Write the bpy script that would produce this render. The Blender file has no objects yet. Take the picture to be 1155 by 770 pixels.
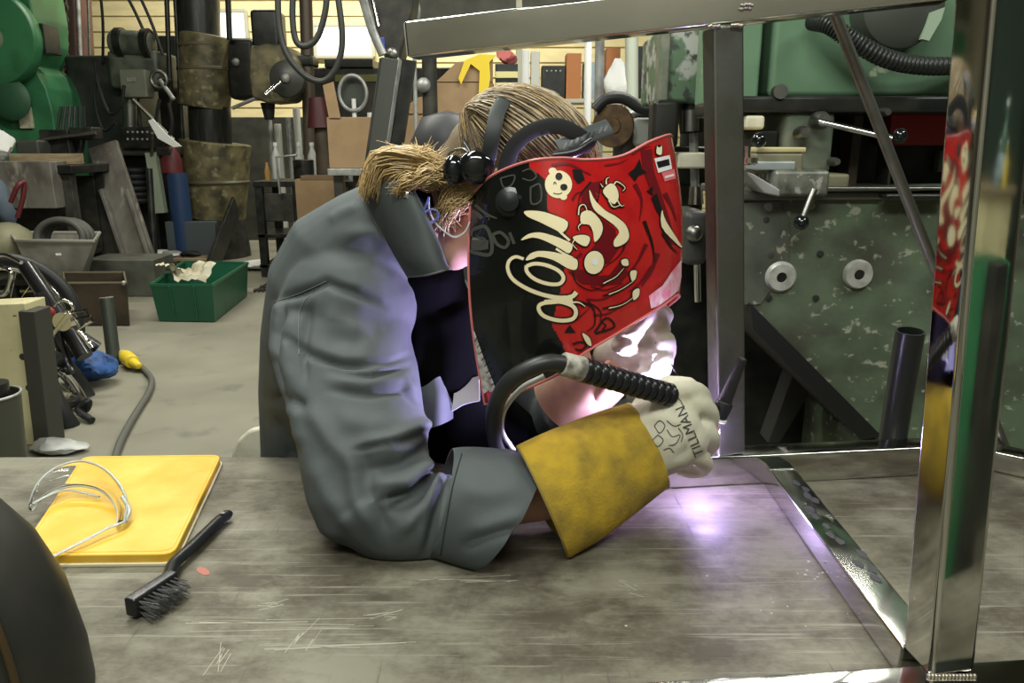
import bpy, bmesh, math, random
import numpy as np
from mathutils import Vector, Matrix
from mathutils.bvhtree import BVHTree
random.seed(7)
V = Vector
R = math.radians
PI = math.pi
scn = bpy.context.scene
col = scn.collection

# ------------------------------------------------------------------ camera
FPX = 860.0                       # focal length in pixels of the 1155 x 770 frame
CW, CH = 1155.0, 770.0
PITCH = R(14.5)
CAMZ = 1.41
TZ = 0.82                         # table top height
cam_d = bpy.data.cameras.new('camera')
cam_d.sensor_width = 36.0
cam_d.lens = FPX / CW * 36.0
cam_d.clip_start = 0.02
cam_d.clip_end = 100
cam = bpy.data.objects.new('camera', cam_d)
col.objects.link(cam)
cam.location = (0, 0, CAMZ)
cam.rotation_euler = (PI / 2 - PITCH, 0, 0)
scn.camera = cam

# ------------------------------------------------------------------ light
w = bpy.data.worlds.new('world')
scn.world = w
w.use_nodes = True
w.node_tree.nodes['Background'].inputs[0].default_value = (0.88, 0.92, 0.86, 1)
w.node_tree.nodes['Background'].inputs[1].default_value = 0.15
scn.view_settings.view_transform = 'Standard'
scn.view_settings.look = 'None'
scn.view_settings.gamma = 1.0
scn.view_settings.exposure = 0.0
scn.view_settings.use_curve_mapping = False


def area(name, loc, target, sx, sy, power, color=(1, 1, 1)):
    d = bpy.data.lights.new(name, 'AREA')
    d.shape = 'RECTANGLE'
    d.size, d.size_y = sx, sy
    d.energy = power
    d.color = color
    o = bpy.data.objects.new(name, d)
    col.objects.link(o)
    o.location = loc
    o.rotation_euler = (V(target) - V(loc)).to_track_quat('-Z', 'Y').to_euler()
    return o


area('area_light', (-0.8, 1.5, 3.4), (-0.2, 1.2, 0.8), 1.8, 0.35, 75, (0.97, 1.0, 0.93))
area('area_light', (-0.1, -0.5, 3.3), (0.0, 1.2, 0.9), 1.8, 0.35, 60, (0.97, 1.0, 0.93))
area('area_light', (-2.6, 5.0, 4.3), (-2.6, 5.2, 0), 3.0, 0.4, 180, (1.0, 0.99, 0.88))
area('area_light', (-2.0, 10.6, 5.0), (-2.0, 12.2, 2.2), 6.0, 0.5, 420, (1.0, 0.96, 0.82))
area('area_light', (1.6, 5.0, 4.3), (1.4, 5.6, 0.8), 2.6, 0.4, 190, (1.0, 0.99, 0.9))
area('area_light', (-1.2, -2.0, 4.6), (-1.2, -3.5, 3.0), 3.0, 0.3, 75, (0.98, 1.0, 0.93))  # added behind the camera to brighten the wall that the steel mirrors
area('area_light', (2.4, 0.9, 3.6), (1.4, 2.3, 1.0), 1.6, 0.3, 42, (0.97, 1.0, 0.93))


# ------------------------------------------------------------------ pixel -> place
RIGHT = V((1, 0, 0))
FWD = V((0, math.cos(PITCH), -math.sin(PITCH)))
UP = V((0, math.sin(PITCH), math.cos(PITCH)))
CAM = V((0, 0, CAMZ))


def ray(px, py):
    return RIGHT * ((px - CW / 2) / FPX) + UP * ((CH / 2 - py) / FPX) + FWD


def at(px, py, Y):
    d = ray(px, py)
    return CAM + d * (Y / d.y)


def on(px, py, z=TZ):
    d = ray(px, py)
    return CAM + d * ((z - CAMZ) / d.z)


def proj(p):
    q = V(p) - CAM
    dz = q.dot(FWD)
    return CW / 2 + FPX * q.dot(RIGHT) / dz, CH / 2 - FPX * q.dot(UP) / dz


# ------------------------------------------------------------------ materials
MATS = {}


def mat(name, c, rough=0.6, metal=0.0, c2=None, scale=8.0, lo=0.4, hi=0.65, bump=0.0, bscale=None,
        c3=None, scale3=20.0, lo3=0.55, hi3=0.62, stretch=(1, 1, 1), rough2=None, trans=0.0, ior=1.45,
        emit=None, estr=0.0, detail=6.0, c4=None, scale4=1.6, lo4=0.5, hi4=0.72, coat=0.0, sheen=0.0, spec=0.5, aniso=0.0):
    if name in MATS:
        return MATS[name]
    m = bpy.data.materials.new(name)
    m.use_nodes = True
    nt = m.node_tree
    b = nt.nodes['Principled BSDF']
    b.inputs['Base Color'].default_value = (*c, 1)
    b.inputs['Roughness'].default_value = rough
    b.inputs['Metallic'].default_value = metal
    b.inputs['IOR'].default_value = ior
    b.inputs['Transmission Weight'].default_value = trans
    b.inputs['Coat Weight'].default_value = coat
    b.inputs['Sheen Weight'].default_value = sheen
    b.inputs['Specular IOR Level'].default_value = spec
    if emit:
        b.inputs['Emission Color'].default_value = (*emit, 1)
        b.inputs['Emission Strength'].default_value = estr
    tc = nt.nodes.new('ShaderNodeTexCoord')
    mp = nt.nodes.new('ShaderNodeMapping')
    mp.inputs['Scale'].default_value = stretch
    nt.links.new(tc.outputs['Object'], mp.inputs['Vector'])

    def noise(sc, det):
        n = nt.nodes.new('ShaderNodeTexNoise')
        n.inputs['Scale'].default_value = sc
        n.inputs['Detail'].default_value = det
        nt.links.new(mp.outputs['Vector'], n.inputs['Vector'])
        return n

    def ramp(n, a, z):
        r = nt.nodes.new('ShaderNodeMapRange')
        r.inputs['From Min'].default_value = a
        r.inputs['From Max'].default_value = z
        nt.links.new(n.outputs['Fac'], r.inputs['Value'])
        return r
    last = None
    if c2:
        r = ramp(noise(scale, detail), lo, hi)
        mx = nt.nodes.new('ShaderNodeMix')
        mx.data_type = 'RGBA'
        mx.inputs[6].default_value = (*c, 1)
        mx.inputs[7].default_value = (*c2, 1)
        nt.links.new(r.outputs['Result'], mx.inputs[0])
        last = mx.outputs[2]
        if rough2 is not None:
            rr = nt.nodes.new('ShaderNodeMapRange')
            rr.inputs['To Min'].default_value = rough
            rr.inputs['To Max'].default_value = rough2
            nt.links.new(r.outputs['Result'], rr.inputs['Value'])
            nt.links.new(rr.outputs['Result'], b.inputs['Roughness'])
    if c3:
        r = ramp(noise(scale3, 8), lo3, hi3)
        mx = nt.nodes.new('ShaderNodeMix')
        mx.data_type = 'RGBA'
        if last is not None:
            nt.links.new(last, mx.inputs[6])
        else:
            mx.inputs[6].default_value = (*c, 1)
        mx.inputs[7].default_value = (*c3, 1)
        nt.links.new(r.outputs['Result'], mx.inputs[0])
        last = mx.outputs[2]
    if c4:
        r = ramp(noise(scale4, 9), lo4, hi4)
        mx = nt.nodes.new('ShaderNodeMix')
        mx.data_type = 'RGBA'
        nt.links.new(last, mx.inputs[6])
        mx.inputs[7].default_value = (*c4, 1)
        nt.links.new(r.outputs['Result'], mx.inputs[0])
        last = mx.outputs[2]
    if last is not None:
        nt.links.new(last, b.inputs['Base Color'])
    if bump:
        bp = nt.nodes.new('ShaderNodeBump')
        bp.inputs['Strength'].default_value = bump
        bp.inputs['Distance'].default_value = 0.01
        nt.links.new(noise(bscale or scale * 4, 5).outputs['Fac'], bp.inputs['Height'])
        nt.links.new(bp.outputs['Normal'], b.inputs['Normal'])
    MATS[name] = m
    return m


steel = mat('stainless', (0.62, 0.62, 0.58), 0.045, 1.0, (0.54, 0.54, 0.50), 6, stretch=(1, 1, 1), rough2=0.14, bump=0.02, bscale=9)
steel_dull = mat('mill_steel', (0.26, 0.26, 0.235), 0.36, 1.0, (0.17, 0.17, 0.15), 12, rough2=0.5)
galv = mat('galvanised', (0.42, 0.43, 0.41), 0.55, 0.6, (0.25, 0.25, 0.24), 9)
black_rub = mat('black_rubber', (0.012, 0.013, 0.013), 0.5)
black_plastic = mat('black_plastic', (0.012, 0.013, 0.014), 0.28)
black_gloss = mat('black_gloss', (0.006, 0.007, 0.008), 0.1, coat=0.5)
dark_iron = mat('dark_iron', (0.028, 0.030, 0.026), 0.5, 0.3, (0.065, 0.06, 0.048), 7)
oily = mat('oily_black', (0.012, 0.013, 0.012), 0.35, 0.2, (0.03, 0.03, 0.025), 9)
tan_paint = mat('tan_paint', (0.17, 0.145, 0.07), 0.5, 0, (0.045, 0.042, 0.024), 6, lo=0.38, hi=0.66, c3=(0.27, 0.24, 0.13), scale3=11, lo3=.58, hi3=.72)
greygreen = mat('greygreen_paint', (0.10, 0.115, 0.085), 0.5, 0, (0.045, 0.05, 0.038), 6)
green_paint = mat('peeling_green', (0.115, 0.158, 0.098), 0.42, 0, (0.052, 0.055, 0.04), 3.6, lo=0.42, hi=0.64,
                  c3=(0.30, 0.32, 0.24), scale3=30, lo3=0.60, hi3=0.67, c4=(0.06, 0.055, 0.042), scale4=2.4, lo4=0.50, hi4=0.74, bump=0.12, bscale=20, stretch=(1.0, 1, 1.35))
green_press = mat('press_green', (0.045, 0.20, 0.085), 0.4, 0, (0.03, 0.13, 0.055), 3)
rust_col = mat('red_oxide', (0.12, 0.055, 0.04), 0.55, 0.1, (0.05, 0.04, 0.035), 5, stretch=(6, 6, .6))
maroon = mat('maroon', (0.11, 0.018, 0.02), 0.45)
card = mat('cardboard', (0.29, 0.195, 0.105), 0.8, 0, (0.25, 0.165, 0.085), 6)
cream = mat('cream_paint', (0.62, 0.57, 0.33), 0.55, 0, (0.50, 0.45, 0.25), 5, c3=(0.13, 0.11, 0.06), scale3=24, lo3=0.66, hi3=0.7)
white = mat('white_stuff', (0.72, 0.73, 0.70), 0.6)
paper = mat('paper', (0.66, 0.62, 0.48), 0.8, 0, (0.42, 0.38, 0.26), 9)
yellow = mat('yellow_paint', (0.62, 0.345, 0.016), 0.45, 0, (0.70, 0.46, 0.075), 16, lo=0.38, hi=0.75, bump=0.02)
yellow_b = mat('yellow_bright', (0.70, 0.52, 0.03), 0.5)
blue = mat('blue_cloth', (0.03, 0.10, 0.30), 0.6, 0, (0.012, 0.03, 0.09), 18)
green_crate = mat('crate_green', (0.014, 0.095, 0.05), 0.4, 0, (0.012, 0.09, 0.045), 5)
timber = mat('timber', (0.27, 0.21, 0.12), 0.7, 0, (0.16, 0.12, 0.07), 5, stretch=(1, 1, 8))
grey_plastic = mat('grey_plastic', (0.30, 0.29, 0.25), 0.5, 0, (0.20, 0.19, 0.16), 6)
red_paint = mat('red_paint', (0.26, 0.016, 0.018), 0.42)
brown_dark = mat('dark_brown', (0.065, 0.045, 0.028), 0.6, 0, (0.03, 0.025, 0.018), 6)
chrome = mat('chrome', (0.75, 0.75, 0.74), 0.12, 1.0)
worn_plate = mat('worn_plate', (0.20, 0.19, 0.165), 0.5, 0.35, (0.11, 0.095, 0.08), 6, c3=(0.34, 0.32, 0.27), scale3=10, lo3=.58, hi3=.7, stretch=(1, 1, .5))
orange = mat('orange', (0.42, 0.16, 0.05), 0.6)


# ------------------------------------------------------------------ mesh builder
def basis(d, up=None):
    d = V(d).normalized()
    up = V(up) if up is not None else V((0, 0, 1))
    if abs(d.dot(up.normalized())) > 0.98:
        up = V((0, 1, 0)) if abs(d.y) < 0.9 else V((1, 0, 0))
    s = d.cross(up).normalized()
    return s, s.cross(d).normalized(), d        # side, up, along


def catmull(pts, n=6):
    pts = [V(p) for p in pts]
    if len(pts) < 3:
        return pts
    out = []
    P = [pts[0] * 2 - pts[1]] + pts + [pts[-1] * 2 - pts[-2]]
    for i in range(1, len(P) - 2):
        p0, p1, p2, p3 = P[i - 1:i + 3]
        for k in range(n):
            t = k / n
            out.append(0.5 * ((2 * p1) + (p2 - p0) * t + (2 * p0 - 5 * p1 + 4 * p2 - p3) * t * t + (3 * p1 - p0 - 3 * p2 + p3) * t ** 3))
    out.append(pts[-1])
    return out


class MB:
    def __init__(s):
        s.bm = bmesh.new()

    def hexa(s, p, bev=0.0, seg=2):
        """p: bottom ring of 4 then top ring of 4"""
        t = bmesh.new()
        v = [t.verts.new(q) for q in p]
        for f in ((3, 2, 1, 0), (4, 5, 6, 7), (0, 1, 5, 4), (1, 2, 6, 5), (2, 3, 7, 6), (3, 0, 4, 7)):
            t.faces.new([v[i] for i in f])
        bmesh.ops.recalc_face_normals(t, faces=t.faces)
        if bev:
            bmesh.ops.bevel(t, geom=list(t.edges), offset=bev, segments=seg, affect='EDGES', profile=0.5)
        s.join(t)
        return s

    def join(s, t):
        me = bpy.data.meshes.new('tmp')
        t.to_mesh(me)
        t.free()
        s.bm.from_mesh(me)
        bpy.data.meshes.remove(me)

    def box(s, c, size, bev=0.0, rz=0.0, M=None):
        hx, hy, hz = size[0] / 2, size[1] / 2, size[2] / 2
        M = M if M is not None else Matrix.Rotation(rz, 3, 'Z')
        c = V(c)
        ring = [(-1, -1), (1, -1), (1, 1), (-1, 1)]
        p = [c + M @ V((a * hx, b * hy, z * hz)) for z in (-1, 1) for a, b in ring]
        return s.hexa(p, bev)

    def beam(s, p0, p1, w_, h_, up=(0, 0, 1), bev=0.004):
        p0, p1 = V(p0), V(p1)
        a, u, d = basis(p1 - p0, up)
        ring = [(-1, -1), (1, -1), (1, 1), (-1, 1)]
        p = [q + a * (x * w_ / 2) + u * (y * h_ / 2) for q in (p0, p1) for x, y in ring]
        return s.hexa(p, bev)

    def pxbox(s, x0, y0, x1, y1, Y, dep, bev=0.0, z0=None):
        """box whose front face, standing at depth Y, spans those pixels"""
        a, b = at(x0, y1, Y), at(x1, y0, Y)
        zb = a.z if z0 is None else z0
        return s.box(((a.x + b.x) / 2, Y + dep / 2, (zb + b.z) / 2), (abs(b.x - a.x), dep, b.z - zb), bev)

    def tube(s, pts, r, n=8, cap=True, closed=False, fl=1.0, up=None):
        pts = [V(p) for p in pts]
        k = len(pts)
        rr = r if isinstance(r, (list, tuple)) else [r] * k
        rings = []
        pu = None
        for i, p in enumerate(pts):
            a = pts[(i - 1) % k] if (closed or i > 0) else p
            b = pts[(i + 1) % k] if (closed or i < k - 1) else p
            d = (b - a)
            if d.length < 1e-9:
                d = V((0, 0, 1))
            d.normalize()
            if pu is None:
                sd, u, _ = basis(d, up)
            else:
                u = pu - d * pu.dot(d)
                if u.length < 1e-6:
                    _, u, _ = basis(d, up)
                u.normalize()
                sd = d.cross(u)
            pu = u
            rings.append([s.bm.verts.new(p + (sd * math.cos(2 * PI * j / n) + u * (fl * math.sin(2 * PI * j / n))) * rr[i]) for j in range(n)])
        m = k if closed else k - 1
        for i in range(m):
            A, B = rings[i], rings[(i + 1) % k]
            for j in range(n):
                try:
                    s.bm.faces.new((A[j], A[(j + 1) % n], B[(j + 1) % n], B[j]))
                except ValueError:
                    pass
        if cap and not closed:
            s.bm.faces.new(rings[0][::-1])
            s.bm.faces.new(rings[-1])
        return s

    def lathe(s, prof, c=(0, 0, 0), d=(0, 0, 1), n=24, sc=(1, 1)):
        """prof: (radius, distance along d)"""
        c = V(c)
        a, u, d = basis(d)
        rings = []
        for r, h in prof:
            if r < 1e-6:
                rings.append([s.bm.verts.new(c + d * h)])
            else:
                rings.append([s.bm.verts.new(c + d * h + a * (r * sc[0] * math.cos(2 * PI * j / n)) + u * (r * sc[1] * math.sin(2 * PI * j / n))) for j in range(n)])
        for A, B in zip(rings, rings[1:]):
            for j in range(n):
                q = [A[j % len(A)], A[(j + 1) % len(A)], B[(j + 1) % len(B)], B[j % len(B)]]
                q2 = []
                for x in q:
                    if x not in q2:
                        q2.append(x)
                if len(q2) > 2:
                    try:
                        s.bm.faces.new(q2)
                    except ValueError:
                        pass
        for A in (rings[0], rings[-1]):
            if len(A) > 2:
                try:
                    s.bm.faces.new(A)
                except ValueError:
                    pass
        return s

    def cyl(s, p0, p1, r, n=20, r1=None, bev=0.0):
        p0, p1 = V(p0), V(p1)
        L = (p1 - p0).length
        r1 = r if r1 is None else r1
        if bev:
            pr = [(0, 0), (r - bev, 0), (r, bev), (r1, L - bev), (r1 - bev, L), (0, L)]
        else:
            pr = [(0, 0), (r, 0), (r1, L), (0, L)]
        return s.lathe(pr, p0, p1 - p0, n)

    def ball(s, c, r, sc=(1, 1, 1), n=16, M=None):
        t = bmesh.new()
        bmesh.ops.create_uvsphere(t, u_segments=n, v_segments=max(6, n * 2 // 3), radius=1)
        M = M if M is not None else Matrix.Identity(3)
        for v in t.verts:
            v.co = V(c) + M @ V((v.co.x * r * sc[0], v.co.y * r * sc[1], v.co.z * r * sc[2]))
        s.join(t)
        return s

    def prism(s, poly, vec, bev=0.0):
        t = bmesh.new()
        a = [t.verts.new(p) for p in poly]
        b = [t.verts.new(V(p) + V(vec)) for p in poly]
        n = len(a)
        t.faces.new(a)
        t.faces.new(b[::-1])
        for i in range(n):
            t.faces.new((a[i], a[(i + 1) % n], b[(i + 1) % n], b[i]))
        bmesh.ops.recalc_face_normals(t, faces=t.faces)
        if bev:
            bmesh.ops.bevel(t, geom=[e for e in t.edges], offset=bev, segments=2, affect='EDGES', profile=0.5, clamp_overlap=True)
        s.join(t)
        return s

    def grid(s, rows, closed=False):
        g = [[s.bm.verts.new(p) for p in r] for r in rows]
        for A, B in zip(g, g[1:]):
            m = len(A) if closed else len(A) - 1
            for j in range(m):
                k = (j + 1) % len(A)
                s.bm.faces.new((A[j], A[k], B[k], B[j]))
        return s

    def loft(s, rings):
        s.grid(rings, True)
        s.bm.verts.ensure_lookup_table()
        n = len(rings[0])
        s.bm.faces.new(s.bm.verts[-n:])
        k = len(rings) * n
        s.bm.faces.new(list(s.bm.verts[-k:-k + n])[::-1])
        return s

    def mesh(s, name):
        bmesh.ops.recalc_face_normals(s.bm, faces=s.bm.faces)
        me = bpy.data.meshes.new(name)
        s.bm.to_mesh(me)
        s.bm.free()
        return me

    def build(s, name, m, parent=None, smooth=38):
        return link(name, s.mesh(name), m, parent, smooth)


def link(name, me, m, parent=None, smooth=38):
    o = bpy.data.objects.new(name, me)
    col.objects.link(o)
    if m is not None:
        for q in (m if isinstance(m, (list, tuple)) else [m]):
            me.materials.append(q)
    if parent is not None:
        off = V((0, 0, 0))
        p = parent
        while p is not None:
            off += p.location
            p = p.parent
        me.transform(Matrix.Translation(-off))
        o.parent = parent
    if smooth:
        me.polygons.foreach_set('use_smooth', [True] * len(me.polygons))
        if smooth < 180:
            me.set_sharp_from_angle(angle=R(50 if smooth == 38 else smooth))
            if len(me.polygons) < 2500:
                wn = o.modifiers.new('normals', 'WEIGHTED_NORMAL')
                wn.keep_sharp = True
    return o


def tag(o, label, cat, group=None, kind=None):
    if kind:
        o['kind'] = kind
    if label:
        o['label'] = label
    if cat:
        o['category'] = cat
    if group:
        o['group'] = group
    return o


def thing(name, label, cat, loc=(0, 0, 0), group=None):
    o = bpy.data.objects.new(name, None)
    col.objects.link(o)
    o.location = loc
    o.empty_display_size = 0.05
    return tag(o, label, cat, group)


def struct(name, mb, m, smooth=38):
    o = mb.build(name, m, None, smooth)
    o['kind'] = 'structure'
    return o


def single(name, mb, m, label, cat, group=None, smooth=38):
    return tag(mb.build(name, m, None, smooth), label, cat, group)


def dup(root, loc, label, group=None):
    r = root.copy()
    col.objects.link(r)
    r.location = loc
    r['label'] = label
    if group:
        r['group'] = group
    for ch in list(root.children):
        c = ch.copy()
        col.objects.link(c)
        c.parent = r
        for g in list(ch.children):
            d = g.copy()
            col.objects.link(d)
            d.parent = c
    return r


def remeshed(mb, voxel, it=6):
    me = mb.mesh('tmp')
    o = bpy.data.objects.new('tmp', me)
    col.objects.link(o)
    a = o.modifiers.new('r', 'REMESH')
    a.mode = 'VOXEL'
    a.voxel_size = voxel
    if it:
        b = o.modifiers.new('s', 'SMOOTH')
        b.iterations = it
        b.factor = 0.5
    dg = bpy.context.evaluated_depsgraph_get()
    out = bpy.data.meshes.new_from_object(o.evaluated_get(dg))
    bpy.data.objects.remove(o)
    bpy.data.meshes.remove(me)
    return out


def with_mods(me, mods):
    o = bpy.data.objects.new('tmp', me)
    col.objects.link(o)
    for kind, props in mods:
        m = o.modifiers.new('m', kind)
        for k, v in props.items():
            setattr(m, k, v)
    dg = bpy.context.evaluated_depsgraph_get()
    out = bpy.data.meshes.new_from_object(o.evaluated_get(dg))
    bpy.data.objects.remove(o)
    return out


def bvh_of(me):
    return BVHTree.FromPolygons([v.co.copy() for v in me.vertices], [tuple(p.vertices) for p in me.polygons])


def sculpt(me, folds):
    """raise or sink soft ridges: (pixel polyline, width px, height m) on the surface turned to the photographer"""
    n = len(me.vertices)
    co = np.empty(n * 3)
    me.vertices.foreach_get('co', co)
    co = co.reshape(-1, 3)
    no = np.array([tuple(v.normal) for v in me.vertices])
    q = co - np.array(CAM)
    dz = q @ np.array(FWD)
    px = CW / 2 + FPX * (q @ np.array(RIGHT)) / dz
    py = CH / 2 - FPX * (q @ np.array(UP)) / dz
    face = np.clip(-(no * q).sum(1) / np.linalg.norm(q, axis=1) * 2.5 + 0.25, 0, 1)
    disp = np.zeros(n)
    for line, wd, amp in folds:
        d = np.full(n, 1e9)
        tt = np.zeros(n)
        L = len(line) - 1
        for i, ((x0, y0), (x1, y1)) in enumerate(zip(line, line[1:])):
            ex, ey = x1 - x0, y1 - y0
            t = np.clip(((px - x0) * ex + (py - y0) * ey) / (ex * ex + ey * ey + 1e-9), 0, 1)
            dd = np.hypot(px - x0 - t * ex, py - y0 - t * ey)
            k = dd < d
            tt = np.where(k, (i + t) / L, tt)
            d = np.minimum(d, dd)
        env = np.clip(np.sin(PI * np.clip(tt * 0.9 + 0.05, 0, 1)) * 1.6, 0, 1)
        disp += amp * np.exp(-(d / wd) ** 2) * env
    co += no * (disp * face)[:, None]
    me.vertices.foreach_set('co', co.ravel())
    me.update()


def ring(c, d, up, rx, ry, n=20, p=1.0):
    """ellipse about c, across direction d; ry is along 'up'"""
    a, u, _ = basis(d, up)
    out = []
    for j in range(n):
        t = 2 * PI * j / n
        x, y = math.cos(t), math.sin(t)
        out.append(V(c) + a * (rx * math.copysign(abs(x) ** p, x)) + u * (ry * math.copysign(abs(y) ** p, y)))
    return out


def on_surface(bvh, px, py, off=0.001, fallback=None):
    d = ray(px, py).normalized()
    h = bvh.ray_cast(CAM, d)
    if h[0] is None:
        h = bvh.find_nearest(CAM + d * (fallback or 1.1))
        if h[0] is None:
            return None
    n = h[1]
    if n.dot(d) > 0:
        n = -n
    return h[0] + n * off


def stroke(pts, w0, w1=None, sm=4):
    """pixel outline of a brush stroke along pts"""
    P = catmull([V((x, y, 0)) for x, y in pts], sm) if sm else [V((x, y, 0)) for x, y in pts]
    k = len(P)
    a, b = [], []
    for i, p in enumerate(P):
        d = (P[min(i + 1, k - 1)] - P[max(i - 1, 0)])
        d.normalize()
        t = i / (k - 1)
        ww = (w0 if w1 is None else w0 + (w1 - w0) * t) / 2
        nrm = V((-d.y, d.x, 0)) * ww
        a.append((p.x + nrm.x, p.y + nrm.y))
        b.append((p.x - nrm.x, p.y - nrm.y))
    return [('strip', a, b)]


def ellipse(cx, cy, rx, ry, tilt=0, n=22):
    c, s_ = math.cos(R(tilt)), math.sin(R(tilt))
    return [(cx + rx * math.cos(2 * PI * k / n) * c - ry * math.sin(2 * PI * k / n) * s_,
             cy + rx * math.cos(2 * PI * k / n) * s_ + ry * math.sin(2 * PI * k / n) * c) for k in range(n)]


def decal(name, shapes, bvh, m, parent, off=0.0012, maxlen=7.0, thick=0.0):
    """thin print lying on a surface; shapes are outlines or strokes"""
    bm = bmesh.new()
    for sh in shapes:
        if sh and sh[0] == 'strip':
            _, a, b = sh
            A = [bm.verts.new((x, y, 0)) for x, y in a]
            B = [bm.verts.new((x, y, 0)) for x, y in b]
            for i in range(len(A) - 1):
                bm.faces.new((A[i], A[i + 1], B[i + 1], B[i]))
        else:
            vs = [bm.verts.new((x, y, 0)) for x, y in sh]
            bm.faces.new(vs)
    bmesh.ops.triangulate(bm, faces=bm.faces[:])
    for _ in range(5):
        L = [e for e in bm.edges if e.calc_length() > maxlen]
        if not L:
            break
        bmesh.ops.subdivide_edges(bm, edges=L, cuts=1)
        bmesh.ops.triangulate(bm, faces=[f for f in bm.faces if len(f.verts) > 3])
    for v in bm.verts:
        p = on_surface(bvh, v.co.x, v.co.y, off)
        if p is not None:
            v.co = p
    me = bpy.data.meshes.new(name)
    bm.to_mesh(me)
    bm.free()
    return link(name, me, m, parent, 180)


def text_shape(body, x, y, size, ang, squash=1.0):
    """triangles of built-in lettering laid out in pixels"""
    cu = bpy.data.curves.new('tmp', 'FONT')
    cu.body = body
    cu.size = size
    cu.align_x = 'CENTER'
    cu.align_y = 'CENTER'
    o = bpy.data.objects.new('tmp', cu)
    col.objects.link(o)
    dg = bpy.context.evaluated_depsgraph_get()
    me = bpy.data.meshes.new_from_object(o.evaluated_get(dg))
    c, s_ = math.cos(R(ang)), math.sin(R(ang))
    out = []
    for p in me.polygons:
        q = []
        for i in p.vertices:
            v = me.vertices[i].co
            vx, vy = v.x * squash, v.y
            q.append((x + vx * c + vy * s_, y + vx * s_ - vy * c))
        out.append(q)
    bpy.data.objects.remove(o)
    bpy.data.meshes.remove(me)
    return out

# ================================================================== SETTING
concrete = mat('concrete', (0.19, 0.18, 0.135), 0.65, 0, (0.25, 0.237, 0.18), 1.6, lo=0.35, hi=0.7, bump=0.05, bscale=30, c3=(0.14, 0.135, 0.11), scale3=4, lo3=0.6, hi3=0.75)
wall_m = mat('wall_cream', (0.74, 0.64, 0.36), 0.8, 0, (0.62, 0.54, 0.30), 2.0, stretch=(1, 1, 4))
struct('floor', MB().box((0, 5, -0.05), (22, 18.5, 0.1)), concrete)
mb = MB()
mb.box((0, 13.55, 2.6), (22, 0.1, 5.2))
for k in range(22):                                   # boarded wall: shallow laps
    mb.box((0, 13.48, 0.2 + k * 0.24), (22, 0.03, 0.215), 0.004)
struct('wall_back', mb, wall_m)
dull_wall = mat('wall_grey', (0.22, 0.21, 0.16), 0.8, 0, (0.15, 0.145, 0.11), 1.2)
struct('wall_left', MB().box((-9.55, 5, 2.6), (0.1, 17.1, 5.2)), dull_wall)
struct('wall_right', MB().box((7.55, 5, 2.6), (0.1, 17.1, 5.2)), dull_wall)
struct('wall_front', MB().box((-1, -3.55, 2.6), (17, 0.1, 5.2)), mat('wall_pale', (0.52, 0.50, 0.42), 0.8, 0, (0.34, 0.33, 0.27), 0.9))
struct('ceiling', MB().box((-1, 5, 5.25), (17.2, 17.2, 0.1)), mat('ceiling_dark', (0.10, 0.10, 0.085), 0.8))

# ================================================================== WELDING TABLE
table_m = mat('table_plate', (0.20, 0.185, 0.14), 0.46, 0.25, spec=0.35)
nt = table_m.node_tree
bs = nt.nodes['Principled BSDF']
tcn = nt.nodes.new('ShaderNodeTexCoord')


def tn(scale, stretch, detail, a, z, rough=0.6, rot=0.0):
    mp = nt.nodes.new('ShaderNodeMapping')
    mp.inputs['Scale'].default_value = stretch
    mp.inputs['Rotation'].default_value = (0, 0, rot)
    nt.links.new(tcn.outputs['Object'], mp.inputs['Vector'])
    n = nt.nodes.new('ShaderNodeTexNoise')
    n.inputs['Scale'].default_value = scale
    n.inputs['Detail'].default_value = detail
    n.inputs['Roughness'].default_value = rough
    nt.links.new(mp.outputs['Vector'], n.inputs['Vector'])
    r = nt.nodes.new('ShaderNodeMapRange')
    r.inputs['From Min'].default_value = a
    r.inputs['From Max'].default_value = z
    nt.links.new(n.outputs['Fac'], r.inputs['Value'])
    return r.outputs['Result']


def layer(base, colr, fac):
    m = nt.nodes.new('ShaderNodeMix')
    m.data_type = 'RGBA'
    if isinstance(base, tuple):
        m.inputs[6].default_value = (*base, 1)
    else:
        nt.links.new(base, m.inputs[6])
    m.inputs[7].default_value = (*colr, 1)
    nt.links.new(fac, m.inputs[0])
    return m.outputs[2]


cc = layer((0.172, 0.160, 0.118), (0.066, 0.056, 0.038), tn(4.2, (1, 1.5, 1), 10, .42, .60, .70))
cc = layer(cc, (0.215, 0.203, 0.150), tn(7.0, (0.8, 1.3, 1), 10, .52, .74, .7))
cc = layer(cc, (0.045, 0.035, 0.022), tn(2.6, (1, 1.2, 1), 9, .53, .70, .72))
cc = layer(cc, (0.25, 0.24, 0.19), tn(3.0, (1.6, 42, 1), 6, .58, .74, .6))
cc = layer(cc, (0.08, 0.073, 0.055), tn(3.0, (34, 2.0, 1), 5, .62, .78, .6, .7))
nt.links.new(cc, bs.inputs['Base Color'])
rg_ = nt.nodes.new('ShaderNodeMapRange')
rg_.inputs['To Min'].default_value = 0.45
rg_.inputs['To Max'].default_value = 0.62
nt.links.new(tn(6, (1, 3, 1), 8, .35, .7), rg_.inputs['Value'])
nt.links.new(rg_.outputs['Result'], bs.inputs['Roughness'])
bpn = nt.nodes.new('ShaderNodeBump')
bpn.inputs['Strength'].default_value = 0.10
bpn.inputs['Distance'].default_value = 0.004
nt.links.new(tn(40, (.3, 3, 1), 6, 0, 1), bpn.inputs['Height'])
nt.links.new(bpn.outputs['Normal'], bs.inputs['Normal'])
tb = thing('welding_table', 'wide scratched steel plate welding table under the tubular frame', 'table', (0, 1.0, 0))
MB().box((0.0, 1.383 - 0.46, TZ - 0.0125), (3.0, 0.92, 0.025), 0.002).build('table_top', table_m, tb)
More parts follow.
